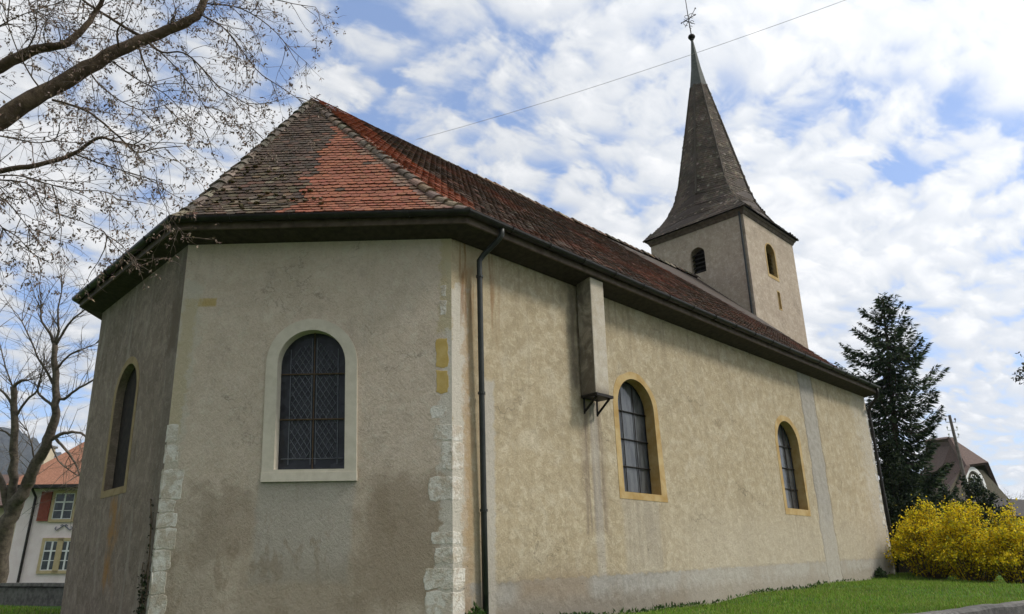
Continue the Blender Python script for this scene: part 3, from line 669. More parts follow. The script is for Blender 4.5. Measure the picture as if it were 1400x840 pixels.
def towin(name, P, pts, trim, m_trim, louv=True):
    mb = MB(); mb.poly([P(u, z, -.38) for u, z in pts]); w = mb.build(name, M_VOID, tower); n = len(pts)
    cu = sum(u for u, z in pts)/n; cz = sum(z for u, z in pts)/n; mb = MB(); o = [(cu+(u-cu)*(1+trim), cz+(z-cz)*(1+trim*.6) + .03*mnoise.noise((u*4, z*4, 0))) for u, z in pts]
    r = [[P(u, z, -.01) for u, z in o], [P(u, z, .012) for u, z in o], [P(u, z, .012) for u, z in pts], [P(u, z, -.38) for u, z in pts]]
    for a, b_ in zip(r[:-1], r[1:]):
        for i in range(n): mb.poly([a[i], a[(i+1) % n], b_[(i+1) % n], b_[i]])
    mb.build('window_surround', m_trim, tower)
    if louv:
        mb = MB(); zs = [z for u, z in pts]; us = [u for u, z in pts]
        for z in np.arange(min(zs)+.1, max(zs)-.25, .2): mb.poly([P(min(us), z, -.12), P(max(us), z, -.12), P(max(us), z+.16, -.3), P(min(us), z+.16, -.3)])
        mb.build('louvres', M_VOID, tower)
towin('louvre_window', PTE, te, .10, M_TOWER); towin('louvre_window', PTS, ts, .22, M_OCHRE); towin('slit_window', PTS, tslit, .25, M_OCHRE, False)
mb = MB(); q = [(TX-.06, TY+.14, z) for z in (14.6, 12, 9, 7.5)]; mb.tube(q, .05, 8); mb.build('tower_downpipe', M_PIPE, tower)
mb = MB(); h = TW/2; cx, cy = TX+h, TY+h
def sq(h_, z): return [(cx-h_, cy-h_, z), (cx+h_, cy-h_, z), (cx+h_, cy+h_, z), (cx-h_, cy+h_, z)]
mb.hexa(sq(h+.03, TZ-.28)+sq(h+.10, TZ-.12)); mb.hexa(sq(h+.12, TZ-.125)+sq(h+.16, TZ-.03)); mb.build('cornice', M_FASCIA, tower)
# spire: square at the eaves, flaring up into an eight-sided needle that leans a little
TIP = np.array([-.14, .2])
def ring8(z, rc, rm):
    k = (z-TZ)/(26.6-TZ); k = max(k, 0); ox, oy = cx+TIP[0]*k, cy+TIP[1]*k; out_ = []
    for i in range(8):
        a = -3*math.pi/4 + i*math.pi/4; r = rc if i % 2 == 0 else rm; out_.append(np.array([ox+r*math.cos(a), oy+r*math.sin(a), z]))
    return out_
HS = h + .24
prof = [(TZ-.02, HS*math.sqrt(2), HS), (15.35, 2.92, 2.24), (15.95, 2.40, 1.98), (16.6, 2.02, 1.80), (17.4, 1.74, 1.64), (20.8, .99, .97), (23.45, .43, .42)]
T = dict(v=[], f=[], c=[]); rings = [ring8(*q) for q in prof]; mb = MB()
for a, b_ in zip(rings[:-1], rings[1:]):
    for i in range(8):
        i2 = (i+1) % 8; mb.poly([a[i], a[i2], b_[i2], b_[i]])
spire = mb.build('spire', M_TILE_UNDER, church)
for a, b_ in zip(rings[:-1], rings[1:]):
    for i in range(8): tile_field(T, a[i], a[(i+1) % 8], b_[(i+1) % 8], b_[i], col_slate, .13, .125, .008)
o = ob('spire_tiles', T['v'], T['f'], M_TILE, spire); color_attr(o, 'tint', T['c'])
mb = MB(); cc = []
for i in range(0, 8):
    mb.tube([r[i]*.999 for r in rings[(0 if i % 2 == 0 else 3):]], .05, 5)
o = mb.build('spire_ribs', M_TILE, spire); color_attr(o, 'tint', [(.075, .062, .05)]*len(mb.v))
mb = MB(); top = ring8(26.55, .05, .05); a = ring8(23.40, .47, .46)
b_ = ring8(24.6, .27, .27)
for p_, q_ in ((a, b_), (b_, top)):
    for i in range(8): mb.poly([p_[i], p_[(i+1) % 8], q_[(i+1) % 8], q_[i]])
mb.build('spire_cap', M_CAP, spire)
tp = (ring8(26.6, 0, 0)[0]); mb = MB(); mb.sphere(tp+[0, 0, .1], .19, 14, 10, (1, 1, .8)); mb.tube([tp-[0, 0, .1], tp+[0, 0, .02]], .1, 8); mb.build('finial_ball', M_IRON, spire)
def tpv(dx_, dz_): return tp + _ri*dx_ + np.array([0, 0, dz_])
mb = MB(); mb.tube([tpv(0, .2), tpv(-.06, 1.6), tpv(-.12, 3.4)], [.03, .024, .014], 6)
mb.tube([tpv(-.42, 1.05), tpv(.30, 1.55)], .022, 5); mb.tube([tpv(-.28, .75), tpv(.36, 1.95)], .018, 5); mb.tube([tpv(-.3, 1.25), tpv(.26, .95)], .016, 5)
for (ox, oz, r_) in ((-.2, 1.0, .14), (.14, 1.5, .15), (-.14, 1.42, .11), (.12, 1.08, .1), (0.02, .75, .08)):
    mb.tube([tpv(ox+r_*math.cos(t), oz+r_*math.sin(t)) for t in np.linspace(0, 5.2, 12)], .014, 4)
for q in ((.38, 2.0), (-.45, 1.02), (.33, 1.57)): mb.sphere(tpv(*q), .045, 6, 5)
mb.build('iron_cross', M_IRON, spire)

# ------------------------------------------------------------ cable
M_CABLE = simple('grey_cable', (.42, .42, .43), (.5, .5, .5), 3, .7, 0)
q0 = on_plane(569, 191, (0, 1, 0), (0, 6, 0)); q1 = at(1400, -92, 14.0); mb = MB(); pts = []
for t in np.linspace(0, 1.35, 28): pts.append(lerp(q0, q1, t) - np.array([0, 0, .25*4*t*(1-t) if t < 1 else 0]))
mb.tube(pts, .005, 5); meta(mb.build('overhead_cable', M_CABLE), 'thin grey overhead cable running from the church roof ridge past the spire', 'cable')

# ------------------------------------------------------------ vegetation helpers
def rdir(): v = rng.normal(size=3); return v/np.linalg.norm(v)
def unit(v): v = np.array(v, float); return v/(np.linalg.norm(v)+1e-9)
def bark(name, c1, c2): return simple(name, c1, c2, 9, .9, .6, .02)
class Cards:                         # many small leaf, bud or petal faces in one mesh
    def __init__(s): s.v = []; s.f = []; s.c = []
    def leaf(s, p, d, w, l, col, n=None):
        d = unit(d); x = np.cross(d, n if n is not None else rdir()); x = unit(x); b = len(s.v)
        s.v += [p, p + d*l*.45 + x*w*.5, p + d*l, p + d*l*.45 - x*w*.5]; s.f.append((b, b+1, b+2, b+3)); s.c += [col]*4
    def build(s, name, mat, parent=None): o = ob(name, s.v, s.f, mat, parent); color_attr(o, 'tint', s.c); return o
def leafmat(name, trans=.3, rough=.7):
    m, g, b = material(name, rough, .2); c = g.attr('tint'); g.put(b.inputs['Base Color'], c)
    t = g.N.new('ShaderNodeBsdfTranslucent'); g.put(t.inputs[0], c); mxs = g.N.new('ShaderNodeMixShader'); mxs.inputs[0].default_value = trans
    g.L.new(b.outputs[0], mxs.inputs[1]); g.L.new(t.outputs[0], mxs.inputs[2]); g.L.new(mxs.outputs[0], g.N['Material Output'].inputs[0]); return m
M_LEAF = leafmat('foliage', .25); M_PETAL = leafmat('petals', .35); M_BUD = leafmat('bud_scales', .15)
M_GRASS = leafmat('grass_blades', .3)

def grow(mb, p, d, L, r, lvl, tips, drop=.0, wander=.22, kids=(4, 6), nseg=5, ratio=.55, spread=.75):
    """one crooked shoot and its side shoots; collects the tips"""
    pts = [np.array(p)]; d = unit(d); q = np.array(p, float); ds = []
    for i in range(nseg):
        d = unit(d + wander*rdir() + np.array([0, 0, -drop])); q = q + d*L/nseg; pts.append(q.copy()); ds.append(d)
    mb.tube(pts, [r*(1-.75*i/nseg) for i in range(nseg+1)], 6 if r > .02 else (4 if r > .007 else 3), False)
    tips.append((pts[-1], d))
    if lvl > 0:
        for k in range(random.randint(*kids)):
            i = random.randint(1, nseg); t = random.random(); a = lerp(pts[i-1], pts[i], t); dd = ds[i-1]
            side = unit(np.cross(dd, rdir())); nd = unit(dd*(1-spread*.45) + side*spread)
            grow(mb, a, nd, L*ratio*random.uniform(.6, 1.25), max(r*.55, .0028), lvl-1, tips, drop, wander, kids, max(3, nseg-1), ratio, spread)
def smoothpath(pts, k=4):            # Catmull-Rom through the guide points
    P = [np.array(p, float) for p in pts]; P = [2*P[0]-P[1]] + P + [2*P[-1]-P[-2]]; out_ = []
    for i in range(1, len(P)-2):
        for j in range(k):
            t = j/k; out_.append(.5*((2*P[i]) + (-P[i-1]+P[i+1])*t + (2*P[i-1]-5*P[i]+4*P[i+1]-P[i+2])*t*t + (-P[i-1]+3*P[i]-3*P[i+1]+P[i+2])*t**3))
    out_.append(P[-2]); return out_
def limb(mb, guide, r0, r1, n=8, rough=.06):
    pts = smoothpath(guide); m_ = len(pts); rr = []
    for i in range(m_):
        t = i/(m_-1); r = r0*(1-t)+r1*t; rr.append(r*(1+.16*mnoise.noise((i*.9, r0*50, 2)))); pts[i] = pts[i] + rdir()*r*rough*3
    mb.tube(pts, rr, n, True); return pts, rr

# ------------------------------------------------------------ overhanging budding tree, trunk just outside the picture
BARK1 = bark('dark_bark', (.055, .037, .024), (.13, .09, .058)); TWIG1 = simple('twig_bark', (.085, .062, .048), (.14, .105, .08), 20, .85, 0)
base = at(-260, 800, 9.0); base[2] = lawn_z(base[0], base[1])
tree = empty('budding_tree', tuple(base), 'leafless budding tree reaching long limbs in from beyond the top left corner', 'tree')
A = lambda px, py, t: at(px, py, t)
mb = MB()
fork = A(-190, 330, 8.8); limb(mb, [base-[0, 0, .2], lerp(base, fork, .5)+[.05, -.05, 0], fork, A(-230, 120, 8.7), A(-300, -120, 8.4)], .30, .14, 14)
mb.build('trunk', BARK1, tree, True)
mb = MB(); LIMBS = []
def L(guide, r0, r1, n=10): pts, rr = limb(mb, [A(*q) for q in guide], r0*.76, r1*.8, n); LIMBS.append((pts, rr))
L([(-195, 310, 8.8), (-90, 225, 9.0), (0, 163, 9.2), (60, 127, 9.4), (120, 93, 9.6), (172, 65, 9.8), (230, 42, 10), (268, 22, 10.1), (282, -8, 10.2), (296, -60, 10.3), (300, -125, 10.4), (288, -200, 10.5)], .19, .010, 12)
L([(-215, 200, 8.8), (-100, 145, 9.4), (0, 92, 9.7), (50, 68, 9.8), (85, 62, 9.8), (112, 42, 9.9), (132, 14, 10), (150, -20, 10), (165, -75, 10.1), (168, -140, 10.2)], .12, .006)
L([(-190, 330, 8.8), (-100, 255, 8.7), (0, 234, 8.7), (50, 226, 8.7), (100, 211, 8.8), (133, 189, 8.8), (156, 193, 8.9), (190, 200, 9)], .058, .012)
L([(72, 137, 9.4), (95, 143, 9.3), (125, 156, 9.2), (160, 185, 9.2), (186, 208, 9.3), (215, 203, 9.3), (250, 200, 9.4)], .024, .007, 8)
L([(198, 53, 9.9), (172, 38, 10), (140, 18, 10.1), (108, -4, 10.2), (90, -30, 10.2), (62, -75, 10.2), (45, -125, 10.2)], .034, .004, 8)
L([(200, 56, 9.9), (222, 72, 9.7), (250, 72, 9.7), (275, 92, 9.6), (300, 120, 9.6), (330, 138, 9.5), (352, 150, 9.5)], .02, .005, 6)
L([(190, 66, 9.8), (199, 92, 9.8), (208, 116, 9.8)], .018, .009, 6)
L([(163, 66, 9.7), (160, 45, 9.6), (168, 30, 9.6)], .02, .012, 6)
for gd in ([(274, 20, 10.1), (310, 42, 10), (350, 95, 9.9), (385, 120, 9.9), (418, 142, 9.9)], [(280, 5, 10.2), (330, 12, 10), (378, 45, 10), (410, 92, 10)],
           [(283, -10, 10.2), (340, -8, 10), (400, 5, 10), (432, 10, 10)], [(120, 95, 9.6), (142, 122, 9.4), (190, 150, 9.2), (232, 142, 9.2)], [(205, 58, 9.9), (240, 92, 10.2), (270, 130, 10.3), (296, 166, 10.3), (346, 174, 10.3)],
           [(150, 82, 9.7), (190, 110, 9.9), (222, 126, 10), (250, 152, 10), (282, 178, 10)], [(-60, 243, 8.7), (20, 240, 8.6), (60, 250, 8.6), (100, 260, 8.6), (142, 262, 8.6), (165, 276, 8.6)],
           [(-60, 246, 8.7), (35, 250, 8.9), (62, 285, 9), (110, 302, 9), (140, 316, 9), (148, 326, 9)], [(-60, 250, 8.7), (0, 270, 8.5), (30, 300, 8.4), (62, 345, 8.4)], [(60, 128, 9.4), (40, 100, 9.2), (20, 60, 9), (5, 10, 9), (0, -20, 9)],
           [(30, 80, 9.7), (50, 40, 9.6), (40, 5, 9.5), (30, -25, 9.5)], [(-30, 180, 9.1), (20, 190, 8.9), (60, 195, 8.8), (95, 178, 8.8)], [(-95, 143, 9.4), (-50, 70, 9.35), (10, 30, 9.3), (60, 10, 9.3), (90, 4, 9.3)], [(225, 44, 10), (240, 20, 10), (232, -15, 10)],
           [(100, 210, 8.8), (140, 225, 8.8), (190, 240, 8.9), (222, 250, 8.9)], [(-95, 254, 8.7), (-20, 290, 8.6), (20, 330, 8.6), (60, 356, 8.6)]):
    L(gd, .014, .005, 5)
for (px, py) in ((20, 140), (-60, 200)): pass
br1 = mb.build('branch', BARK1, tree, True)
mb = MB(); tips = []
for pts, rr in LIMBS:
    ln = sum(np.linalg.norm(b_-a) for a, b_ in zip(pts[:-1], pts[1:])); n = int(ln/.155)
    for k in range(n):
        i = random.randint(1, len(pts)-1); 
        if rr[i] > .10 and random.random() < .5: continue
        d_ = unit(pts[i]-pts[i-1]); side = unit(np.cross(d_, rdir())); nd = unit(d_*.7 + side*.8 + np.array([.12, -.12, -.12]))
        grow(mb, lerp(pts[i-1], pts[i], random.random()), nd, random.uniform(.35, 1.0), random.uniform(.005, .009), 2, tips, .07, .26, (2, 4), 5, .5, .8)
mb.build('twigs', TWIG1, tree)
cd_ = Cards()
for p_, d_ in tips:
    if random.random() < .30: continue
    for k in range(random.randint(3, 7)):
        c = random.choice([(.16, .115, .088), (.21, .15, .115), (.12, .085, .07), (.25, .185, .14)]); cd_.leaf(p_ + rdir()*random.uniform(0, .05) - np.array([0, 0, .02]), unit(d_*.3+rdir()+np.array([0, 0, -.8])), random.uniform(.012, .026), random.uniform(.03, .06), jit(c))
cd_.build('buds', M_BUD, tree)

# ------------------------------------------------------------ pruned bare tree in front of the pink house
BARK2 = bark('grey_brown_bark', (.075, .06, .048), (.165, .135, .105)); D2 = 24.0
def B(px, py, dt=0): return at(px, py, D2+dt)
b0 = B(-6, 812); b0[2] = lawn_z(b0[0], b0[1]) - .1
tree = empty('pruned_tree', tuple(b0), 'thick pruned bare tree forking low in front of the pink house', 'tree')
mb = MB(); limb(mb, [b0, B(2, 745), B(14, 705), B(26, 680)], .32, .21, 14); mb.build('trunk', BARK2, tree, True)
mb = MB(); LIMBS = []
def L(guide, r0, r1, n=8): pts, rr = limb(mb, [B(*q) for q in guide], r0*.98, r1*.95, n, .1); LIMBS.append((pts, rr, r1))
L([(14, 700), (30, 674), (47, 640), (63, 610), (74, 578), (76, 545), (75, 501), (74, 470)], .22, .085, 12)
L([(12, 712), (17, 668), (20, 617), (20, 560), (18, 528)], .16, .095, 10)
L([(74, 472), (66, 452), (57, 440), (56, 424)], .05, .03); L([(75, 470), (80, 450), (79, 425), (84, 400)], .045, .02); L([(76, 472), (88, 452), (99, 437), (117, 423), (138, 405)], .05, .016)
L([(72, 525), (62, 505), (52, 490), (44, 470), (30, 440)], .045, .018); L([(76, 540), (87, 546), (103, 534), (127, 520), (150, 505)], .06, .02); L([(77, 506), (94, 486), (112, 478), (130, 471)], .04, .015)
L([(64, 606), (78, 596), (98, 591), (114, 594), (124, 606)], .07, .03); L([(76, 600), (92, 617), (105, 638), (112, 660)], .05, .02); L([(66, 600), (80, 630), (98, 645), (106, 650)], .03, .012)
L([(18, 530), (28, 521), (37, 520)], .06, .045); L([(20, 560), (10, 543), (-8, 525), (-30, 500)], .05, .02); L([(20, 572), (36, 548), (50, 535), (54, 520)], .045, .025); L([(18, 530), (10, 510), (2, 480), (-6, 440)], .03, .012)
L([(12, 712), (2, 660), (-16, 630), (-40, 610)], .12, .06); L([(74, 556), (60, 546), (52, 536), (54, 525)], .05, .03); L([(20, 600), (6, 590), (-10, 588)], .04, .02); L([(48, 640), (44, 612), (38, 590)], .035, .015)
mb.build('branch', BARK2, tree, True)
mb = MB(); tips = []
for pts, rr, r1 in LIMBS:
    for i in range(3, len(pts)):
        if random.random() < .62:
            d_ = unit(pts[i]-pts[i-1]); side = unit(np.cross(d_, rdir())); nd = unit(d_*.6 + side*.8 + np.array([0, 0, .35])); grow(mb, pts[i], nd, random.uniform(.6, 1.5), .013, 2, tips, -.03, .24, (2, 3), 5, .55, .7)
    d_ = unit(pts[-1]-pts[-2])
    for k in range(4): grow(mb, pts[-1], unit(d_+.7*rdir()+np.array([0, 0, .25])), random.uniform(.9, 1.8), .014, 2, tips, -.03, .22, (2, 4), 5, .55, .7)
mb.build('twigs', BARK2, tree)

# ------------------------------------------------------------ spruce behind the nave
M_NEEDLE = leafmat('needles', .12, .75); BARK3 = bark('spruce_bark', (.05, .038, .03), (.09, .07, .055))
sb = np.array([26.2, 1.95, -.1]); top = at(1207, 407, 31.0)
sp = empty('spruce_tree', tuple(sb), 'tall ragged dark green spruce standing behind the far end of the nave', 'tree')
mb = MB(); limb(mb, [sb-[0, 0, .2], lerp(sb, top, .35), lerp(sb, top, .7), top], .2, .02, 10, .02); mb.build('trunk', BARK3, sp, True)
mb = MB(); cdn = Cards(); H = top[2]-sb[2]
for i in range(240):
    t = .10 + .90*(i/239)**.92; p_ = lerp(sb, top, t); az = i*2.39996 + random.gauss(0, .35)
    reach = float(np.interp(t, [0, .3, .55, .70, .82, .93, 1], [1.65, 1.8, 1.75, 1.9, 1.5, .85, .2]))*random.uniform(.6, 1.12)
    dirh = np.array([math.cos(az), math.sin(az), 0.]); toR = dirh @ _ri
    if toR > .3 and .60 < t < .78: reach *= 1.25
    if toR < -.3 and .74 < t < .86: reach *= 1.1
    if t > .42 and random.random() < .20: continue
    el = float(np.interp(t, [0, .5, .8, 1], [-.30, -.08, .10, .7])) + random.gauss(0, .10); n = 9; pts = []
    for k in range(n+1):
        s_ = k/n; pts.append(p_ + dirh*reach*s_ + np.array([0, 0, reach*(el*s_ - .30*math.sin(math.pi*min(s_*1.0, 1))*(1-t*.6) + .20*s_**3)]))
    mb.tube(pts, [.035*(1-.8*k/n)*(1.2-t*.6) for k in range(n+1)], 4, False)
    dens = int(86*reach*(1.6 if t < .42 else 1.0))
    for k in range(dens):
        s_ = random.random()**.75; s_ = .05+.95*s_; j = min(int(s_*n), n-1); q = lerp(pts[j], pts[j+1], s_*n-j); fd_ = unit(pts[j+1]-pts[j])
        lat = unit(np.cross(fd_, [0, 0, 1.])); sgn = random.choice((-1, 1)); wl = (.12+.42*(1-s_))*min(reach, 2)*.36*random.random()
        q2 = q + lat*sgn*wl + np.array([0, 0, -.10*random.random()-.12*wl]); dd = unit(fd_*.7 + lat*sgn*.6 + np.array([0, 0, -.35-.5*random.random()]))
        c = random.choice([(.032, .058, .028), (.048, .082, .036), (.022, .04, .022), (.075, .105, .045)]); L_ = random.uniform(.14, .30)
        cdn.leaf(q2, dd, random.uniform(.045, .085), L_, jit(c), unit(np.array([0, 0, 1.])+.8*rdir()))
        if random.random() < .5: cdn.leaf(q2, unit(dd+.7*rdir()), .035, L_*.7, jit(c))
mb.build('branch', BARK3, sp); cdn.build('crown', M_NEEDLE, sp)

# ------------------------------------------------------------ shrubs
M_STEM = bark('shrub_stem', (.07, .05, .03), (.13, .095, .06))
def shrub(name, c, R, H_, n, cols, mat, label, cat, group=None, size=(.04, .09), nst=40, part='foliage', core=.35, upd=.3, DROOP=.75):
    z0 = lawn_z(c[0], c[1]); s_ = empty(name, (c[0], c[1], z0), label, cat, group); mb = MB(); cdn = Cards(); ends = []
    for i in range(nst):
        az = random.random()*6.283; lean = random.random()**.6; rr = R*lean
        e = np.array([c[0]+rr*math.cos(az), c[1]+rr*math.sin(az), z0 + H_*(1-DROOP*lean**2)*random.choice((random.uniform(.6, 1.0), random.uniform(.8, 1.16)))]); s0_ = np.array([c[0]+.3*rr*math.cos(az), c[1]+.3*rr*math.sin(az), z0-.05])
        mid = lerp(s0_, e, .55) + np.array([0, 0, .18*H_]); pts = smoothpath([s0_, mid, e], 5); mb.tube(pts, [.016*(1-.08*k) for k in range(len(pts))], 4, False); ends.append(pts)
    for i in range(n):
        pts = random.choice(ends); t = core + (1-core)*random.random()**.7; j = min(int(t*(len(pts)-1)), len(pts)-2); q = lerp(pts[j], pts[j+1], random.random()) + rdir()*abs(random.gauss(0, .105*R))
        if q[2] < z0+.02: continue
        cdn.leaf(q, unit(rdir()+np.array([0, 0, upd])), random.uniform(*size)*.7, random.uniform(*size), jit(random.choice(cols)))
    mb.build('stems', M_STEM, s_); cdn.build(part, mat, s_); return s_
YEL = [(.78, .60, .012), (.84, .68, .02), (.70, .52, .012), (.74, .60, .03), (.30, .32, .03), (.50, .37, .012), (.24, .20, .02)]
bush = lambda px, py, t: at(px, py, t)
def forsythia(px, t, R, H_, n, label): c = at(px, 790, t); return shrub('forsythia_bush', (c[0], c[1]), R, H_, n, YEL, M_PETAL, label, 'bush', 'forsythia bushes in bloom', (.045, .085), 110, 'blossom', .04)
forsythia(1276, 22.3, 1.25, 2.1, 17000, 'yellow forsythia bush directly beside the far corner of the church')
forsythia(1336, 21.0, 1.3, 2.2, 18000, 'tallest yellow forsythia bush, in the middle under the utility pole')
forsythia(1400, 20.0, 1.2, 2.0, 15000, 'lower yellow forsythia bush at the right edge of the lawn')
forsythia(1300, 23.5, 1.2, 1.95, 10000, 'yellow forsythia bush half hidden behind its two neighbours')
GRN = [(.018, .032, .014), (.028, .045, .018), (.012, .022, .011), (.04, .055, .022)]
c = at(1235, 760, 27.5); shrub('dark_shrub', (c[0], c[1]), 1.7, 4.6, 24000, GRN, M_LEAF, 'big dark evergreen shrub under the spruce beside the church corner', 'shrub', None, (.07, .14), 60, 'foliage', .15)
c = at(1352, 760, 33.0); shrub('dark_shrub', (c[0], c[1]), 1.6, 4.3, 13000, GRN, M_LEAF, 'dark shrub in front of the gable of the big brown-roofed house', 'shrub', None, (.08, .16), 50, 'foliage', .2)
c = at(1272, 760, 34.0); shrub('dark_shrub', (c[0], c[1]), 1.5, 4.2, 15000, GRN, M_LEAF, 'low dark shrub between the spruce and the utility pole', 'shrub', None, (.08, .15), 50, 'foliage', .2)
c = at(1306, 760, 32.0); shrub('dark_shrub', (c[0], c[1]), 1.3, 3.5, 12000, GRN, M_LEAF, 'low dark shrub at the foot of the utility pole behind the forsythia', 'shrub', None, (.08, .15), 50, 'foliage', .15)
# small bare tree far right, and the twig of a tree outside the picture
BARK4 = bark('pale_twigs', (.13, .105, .09), (.2, .17, .15))
c = at(1392, 760, 55); c[2] = -.3; bt = empty('bare_tree', tuple(c), 'small pale bare tree showing over the low roof at the far right', 'tree'); mb = MB(); tips = []
limb(mb, [c, c+[0, 0, 1.5], c+[.1, 0, 3]], .1, .07, 6); mb.build('trunk', BARK4, bt); mb = MB()
for k in range(14): grow(mb, c+[0, 0, random.uniform(1.8, 3.2)], unit(np.array([random.gauss(0, .5), random.gauss(0, .5), 1.])), random.uniform(2.0, 3.4), .03, 2, tips, -.02, .2, (4, 6), 5, .5, .7)
mb.build('crown', BARK4, bt)
c = at(1570, 800, 14); c[2] = lawn_z(c[0], c[1]); bt = empty('leafy_tree', tuple(c), 'tree outside the picture poking one leafy twig in at the right edge', 'tree'); mb = MB(); tips = []
limb(mb, [c-[0, 0, .1], at(1555, 640, 14), at(1545, 480, 14), at(1540, 300, 14)], .14, .04, 8); mb.build('trunk', BARK1, bt)
mb = MB(); limb(mb, [at(1546, 500, 14), at(1480, 520, 14), at(1425, 512, 14), at(1394, 505, 14)], .03, .006, 6)
for k in range(7): grow(mb, at(random.uniform(1396, 1412), random.uniform(505, 513), 14), unit(rdir()), .16, .006, 1, tips, .1)
for k in range(26): grow(mb, at(random.uniform(1500, 1560), random.uniform(350, 520), 14), unit(rdir()), .9, .012, 2, tips, .1)
mb.build('branch', BARK1, bt); cdn = Cards()
for p_, d_ in tips:
    for k in range(4): cdn.leaf(p_+rdir()*.04, rdir(), .04, .075, jit((.04, .045, .025)))
cdn.build('crown', M_LEAF, bt)

# ------------------------------------------------------------ grass, weeds, creeper
def blades(name, n, fn, h=(.03, .075), w=.010, cols=((.15, .29, .025), (.20, .36, .035), (.11, .21, .02), (.25, .35, .06), (.28, .28, .09))):
    V, F, C = [], [], []
    for i in range(n):
        q = fn()
        if q is None: continue
        x, y = q; z = lawn_z(x, y) if i % 1 == 0 else 0; a = random.random()*6.283; hh = random.uniform(*h)*(1+.5*mnoise.noise((x*1.3, y*1.3, 0))); dx_, dy_ = math.cos(a)*w, math.sin(a)*w; lx, ly = random.gauss(0, .35)*hh, random.gauss(0, .35)*hh; b = len(V)
        V += [(x-dx_, y-dy_, z-.01), (x+dx_, y+dy_, z-.01), (x+lx, y+ly, z+hh)]; F.append((b, b+1, b+2)); pn = .5+.9*mnoise.fractal((x*.55, y*.55, 3.), 1, 2, 3); c = jit(mixc(random.choice(cols), (.20, .27, .05), pn*.6-.25), .3); C += [tuple(k*.8 for k in c)]*2 + [c]
    o = ob(name, V, F, M_GRASS); color_attr(o, 'tint', C); return meta(o, kind='stuff')
def right_lawn():
    x = random.uniform(2, 24); lo = WALLY(x)+.22; y = lo + (random.random()**1.0)*(-.03-lo) if x < LN else random.uniform(lo, 2.0)
    return x, y
def left_lawn():
    x = random.uniform(-9, -2.2); y = random.uniform(9.5, 22); return x, y
go = blades('grass', 60000, right_lawn)
g2_ = blades('grass', 16000, left_lawn, (.04, .09), .014)
def weed(px, py, t, n, R, h, label, cols=((.045, .09, .02), (.07, .13, .03), (.03, .06, .015)), wall=None):
    c = on_plane(px, py, (0, 1, 0), (0, -.12, 0)) if wall == 's' else at(px, py, t); z0 = lawn_z(c[0], c[1]); w = Cards()
    for i in range(n):
        a = random.random()*6.283; r = R*random.random(); p_ = np.array([c[0]+r*math.cos(a), c[1]+.5*r*math.sin(a)-.02, z0 + h*random.random()*(1-.6*r/R)])
        w.leaf(p_, unit(rdir()+np.array([0, -.2, .9])), random.uniform(.025, .05), random.uniform(.05, .11), jit(random.choice(cols)))
    o = w.build('weed', M_LEAF); return meta(o, label, 'weed', 'weeds along the foot of the church wall')
weed(650, 838, 0, 260, .22, .30, 'leafy weed clump at the foot of the downpipe beside the white quoins', wall='s')
wv_ = Cards()
for k in range(900):
    x = random.choice([random.gauss(1.55, .25), random.gauss(2.8, .3), random.uniform(4, 7), random.uniform(9, 13), random.uniform(1, 18)]); y = -.02-abs(random.gauss(0, .10)); hh = random.uniform(.02, .15)
    wv_.leaf(np.array([x, y, lawn_z(x, y)+hh*.4]), unit(rdir()+np.array([0, -.3, .9])), random.uniform(.02, .045), random.uniform(.05, .11), jit(random.choice([(.045, .09, .02), (.07, .13, .03), (.03, .06, .015)])))
meta(wv_.build('ground_cover', M_LEAF), kind='stuff')
weed(1203, 787, 0, 520, .30, .32, 'dark bushy weed clump growing at the far corner of the nave', ((.022, .04, .014), (.035, .06, .02)), wall='s')
iv = Cards(); mb = MB()
for k in range(5):
    a = [PE(.10+.10*random.random(), -.6, .03)]; z = -.6; u = .15
    zt_ = random.uniform(.3, 1.5)
    while z < zt_: z += .12; u = max(.04, u + random.gauss(0, .035)); a.append(PE(u, z, .03+.012*random.random()))
    mb.tube(a, .008, 4, False)
    for q in a:
        for j in range(1 if q[2] > .3 else 5): iv.leaf(q + rdir()*.05, rdir()+np.array([-.4, -.4, .2]), .035, .06, jit(random.choice([(.03, .04, .018), (.05, .05, .03), (.02, .03, .014)])))
c0 = PE(.15, -.55, .05); ivy = empty('creeper', tuple(c0), 'dry thin creeper climbing the white corner stones of the apse', 'creeper'); mb.build('stems', M_STEM, ivy); iv.build('leaves', M_LEAF, ivy)

# ------------------------------------------------------------ roadside wall and churchyard wall
def rough_box(name, path, z0, z1, th, mat, label, cat, step=.35, cope=None):
    mb = MB(); pts = []
    for a, b_ in zip(path[:-1], path[1:]):
        n = max(1, int(math.hypot(b_[0]-a[0], b_[1]-a[1])/step)); pts += [lerp(a, b_, k/n) for k in range(n)]
    pts.append(np.array(path[-1])); prev = None
    for i, q in enumerate(pts):
        a, b_ = pts[max(i-1, 0)], pts[min(i+1, len(pts)-1)]; d_ = (b_-a)/np.linalg.norm(b_-a); n_ = np.array([-d_[1], d_[0]]); j = lambda k, s_: s_*mnoise.noise((q[0]*1.7, q[1]*1.7, k))
        zz = (z1(q) if callable(z1) else z1) + j(1, .02); zb = z0
        sec = [(-th/2, zb), (-th/2+j(2, .02), zz-.04), (-th/2+.04, zz+j(3, .012)), (0, zz+.01+j(4, .015)), (th/2-.04, zz+j(5, .012)), (th/2, zz-.04), (th/2, zb)]
        b0 = len(mb.v); mb.v += [(q[0]+n_[0]*o_, q[1]+n_[1]*o_, z) for o_, z in sec]
        if prev is not None:
            for k in range(6): mb.f.append((prev+k, b0+k, b0+k+1, prev+k+1))
        else: mb.f.append(tuple(range(b0, b0+7)))
        prev = b0
    mb.f.append(tuple(range(prev, prev+7))); o = mb.build(name, mat); meta(o, label, cat); return o
M_STONEW = simple('weathered_wall_stone', (.075, .07, .063), (.165, .157, .142), 7, .9, .7, .03)
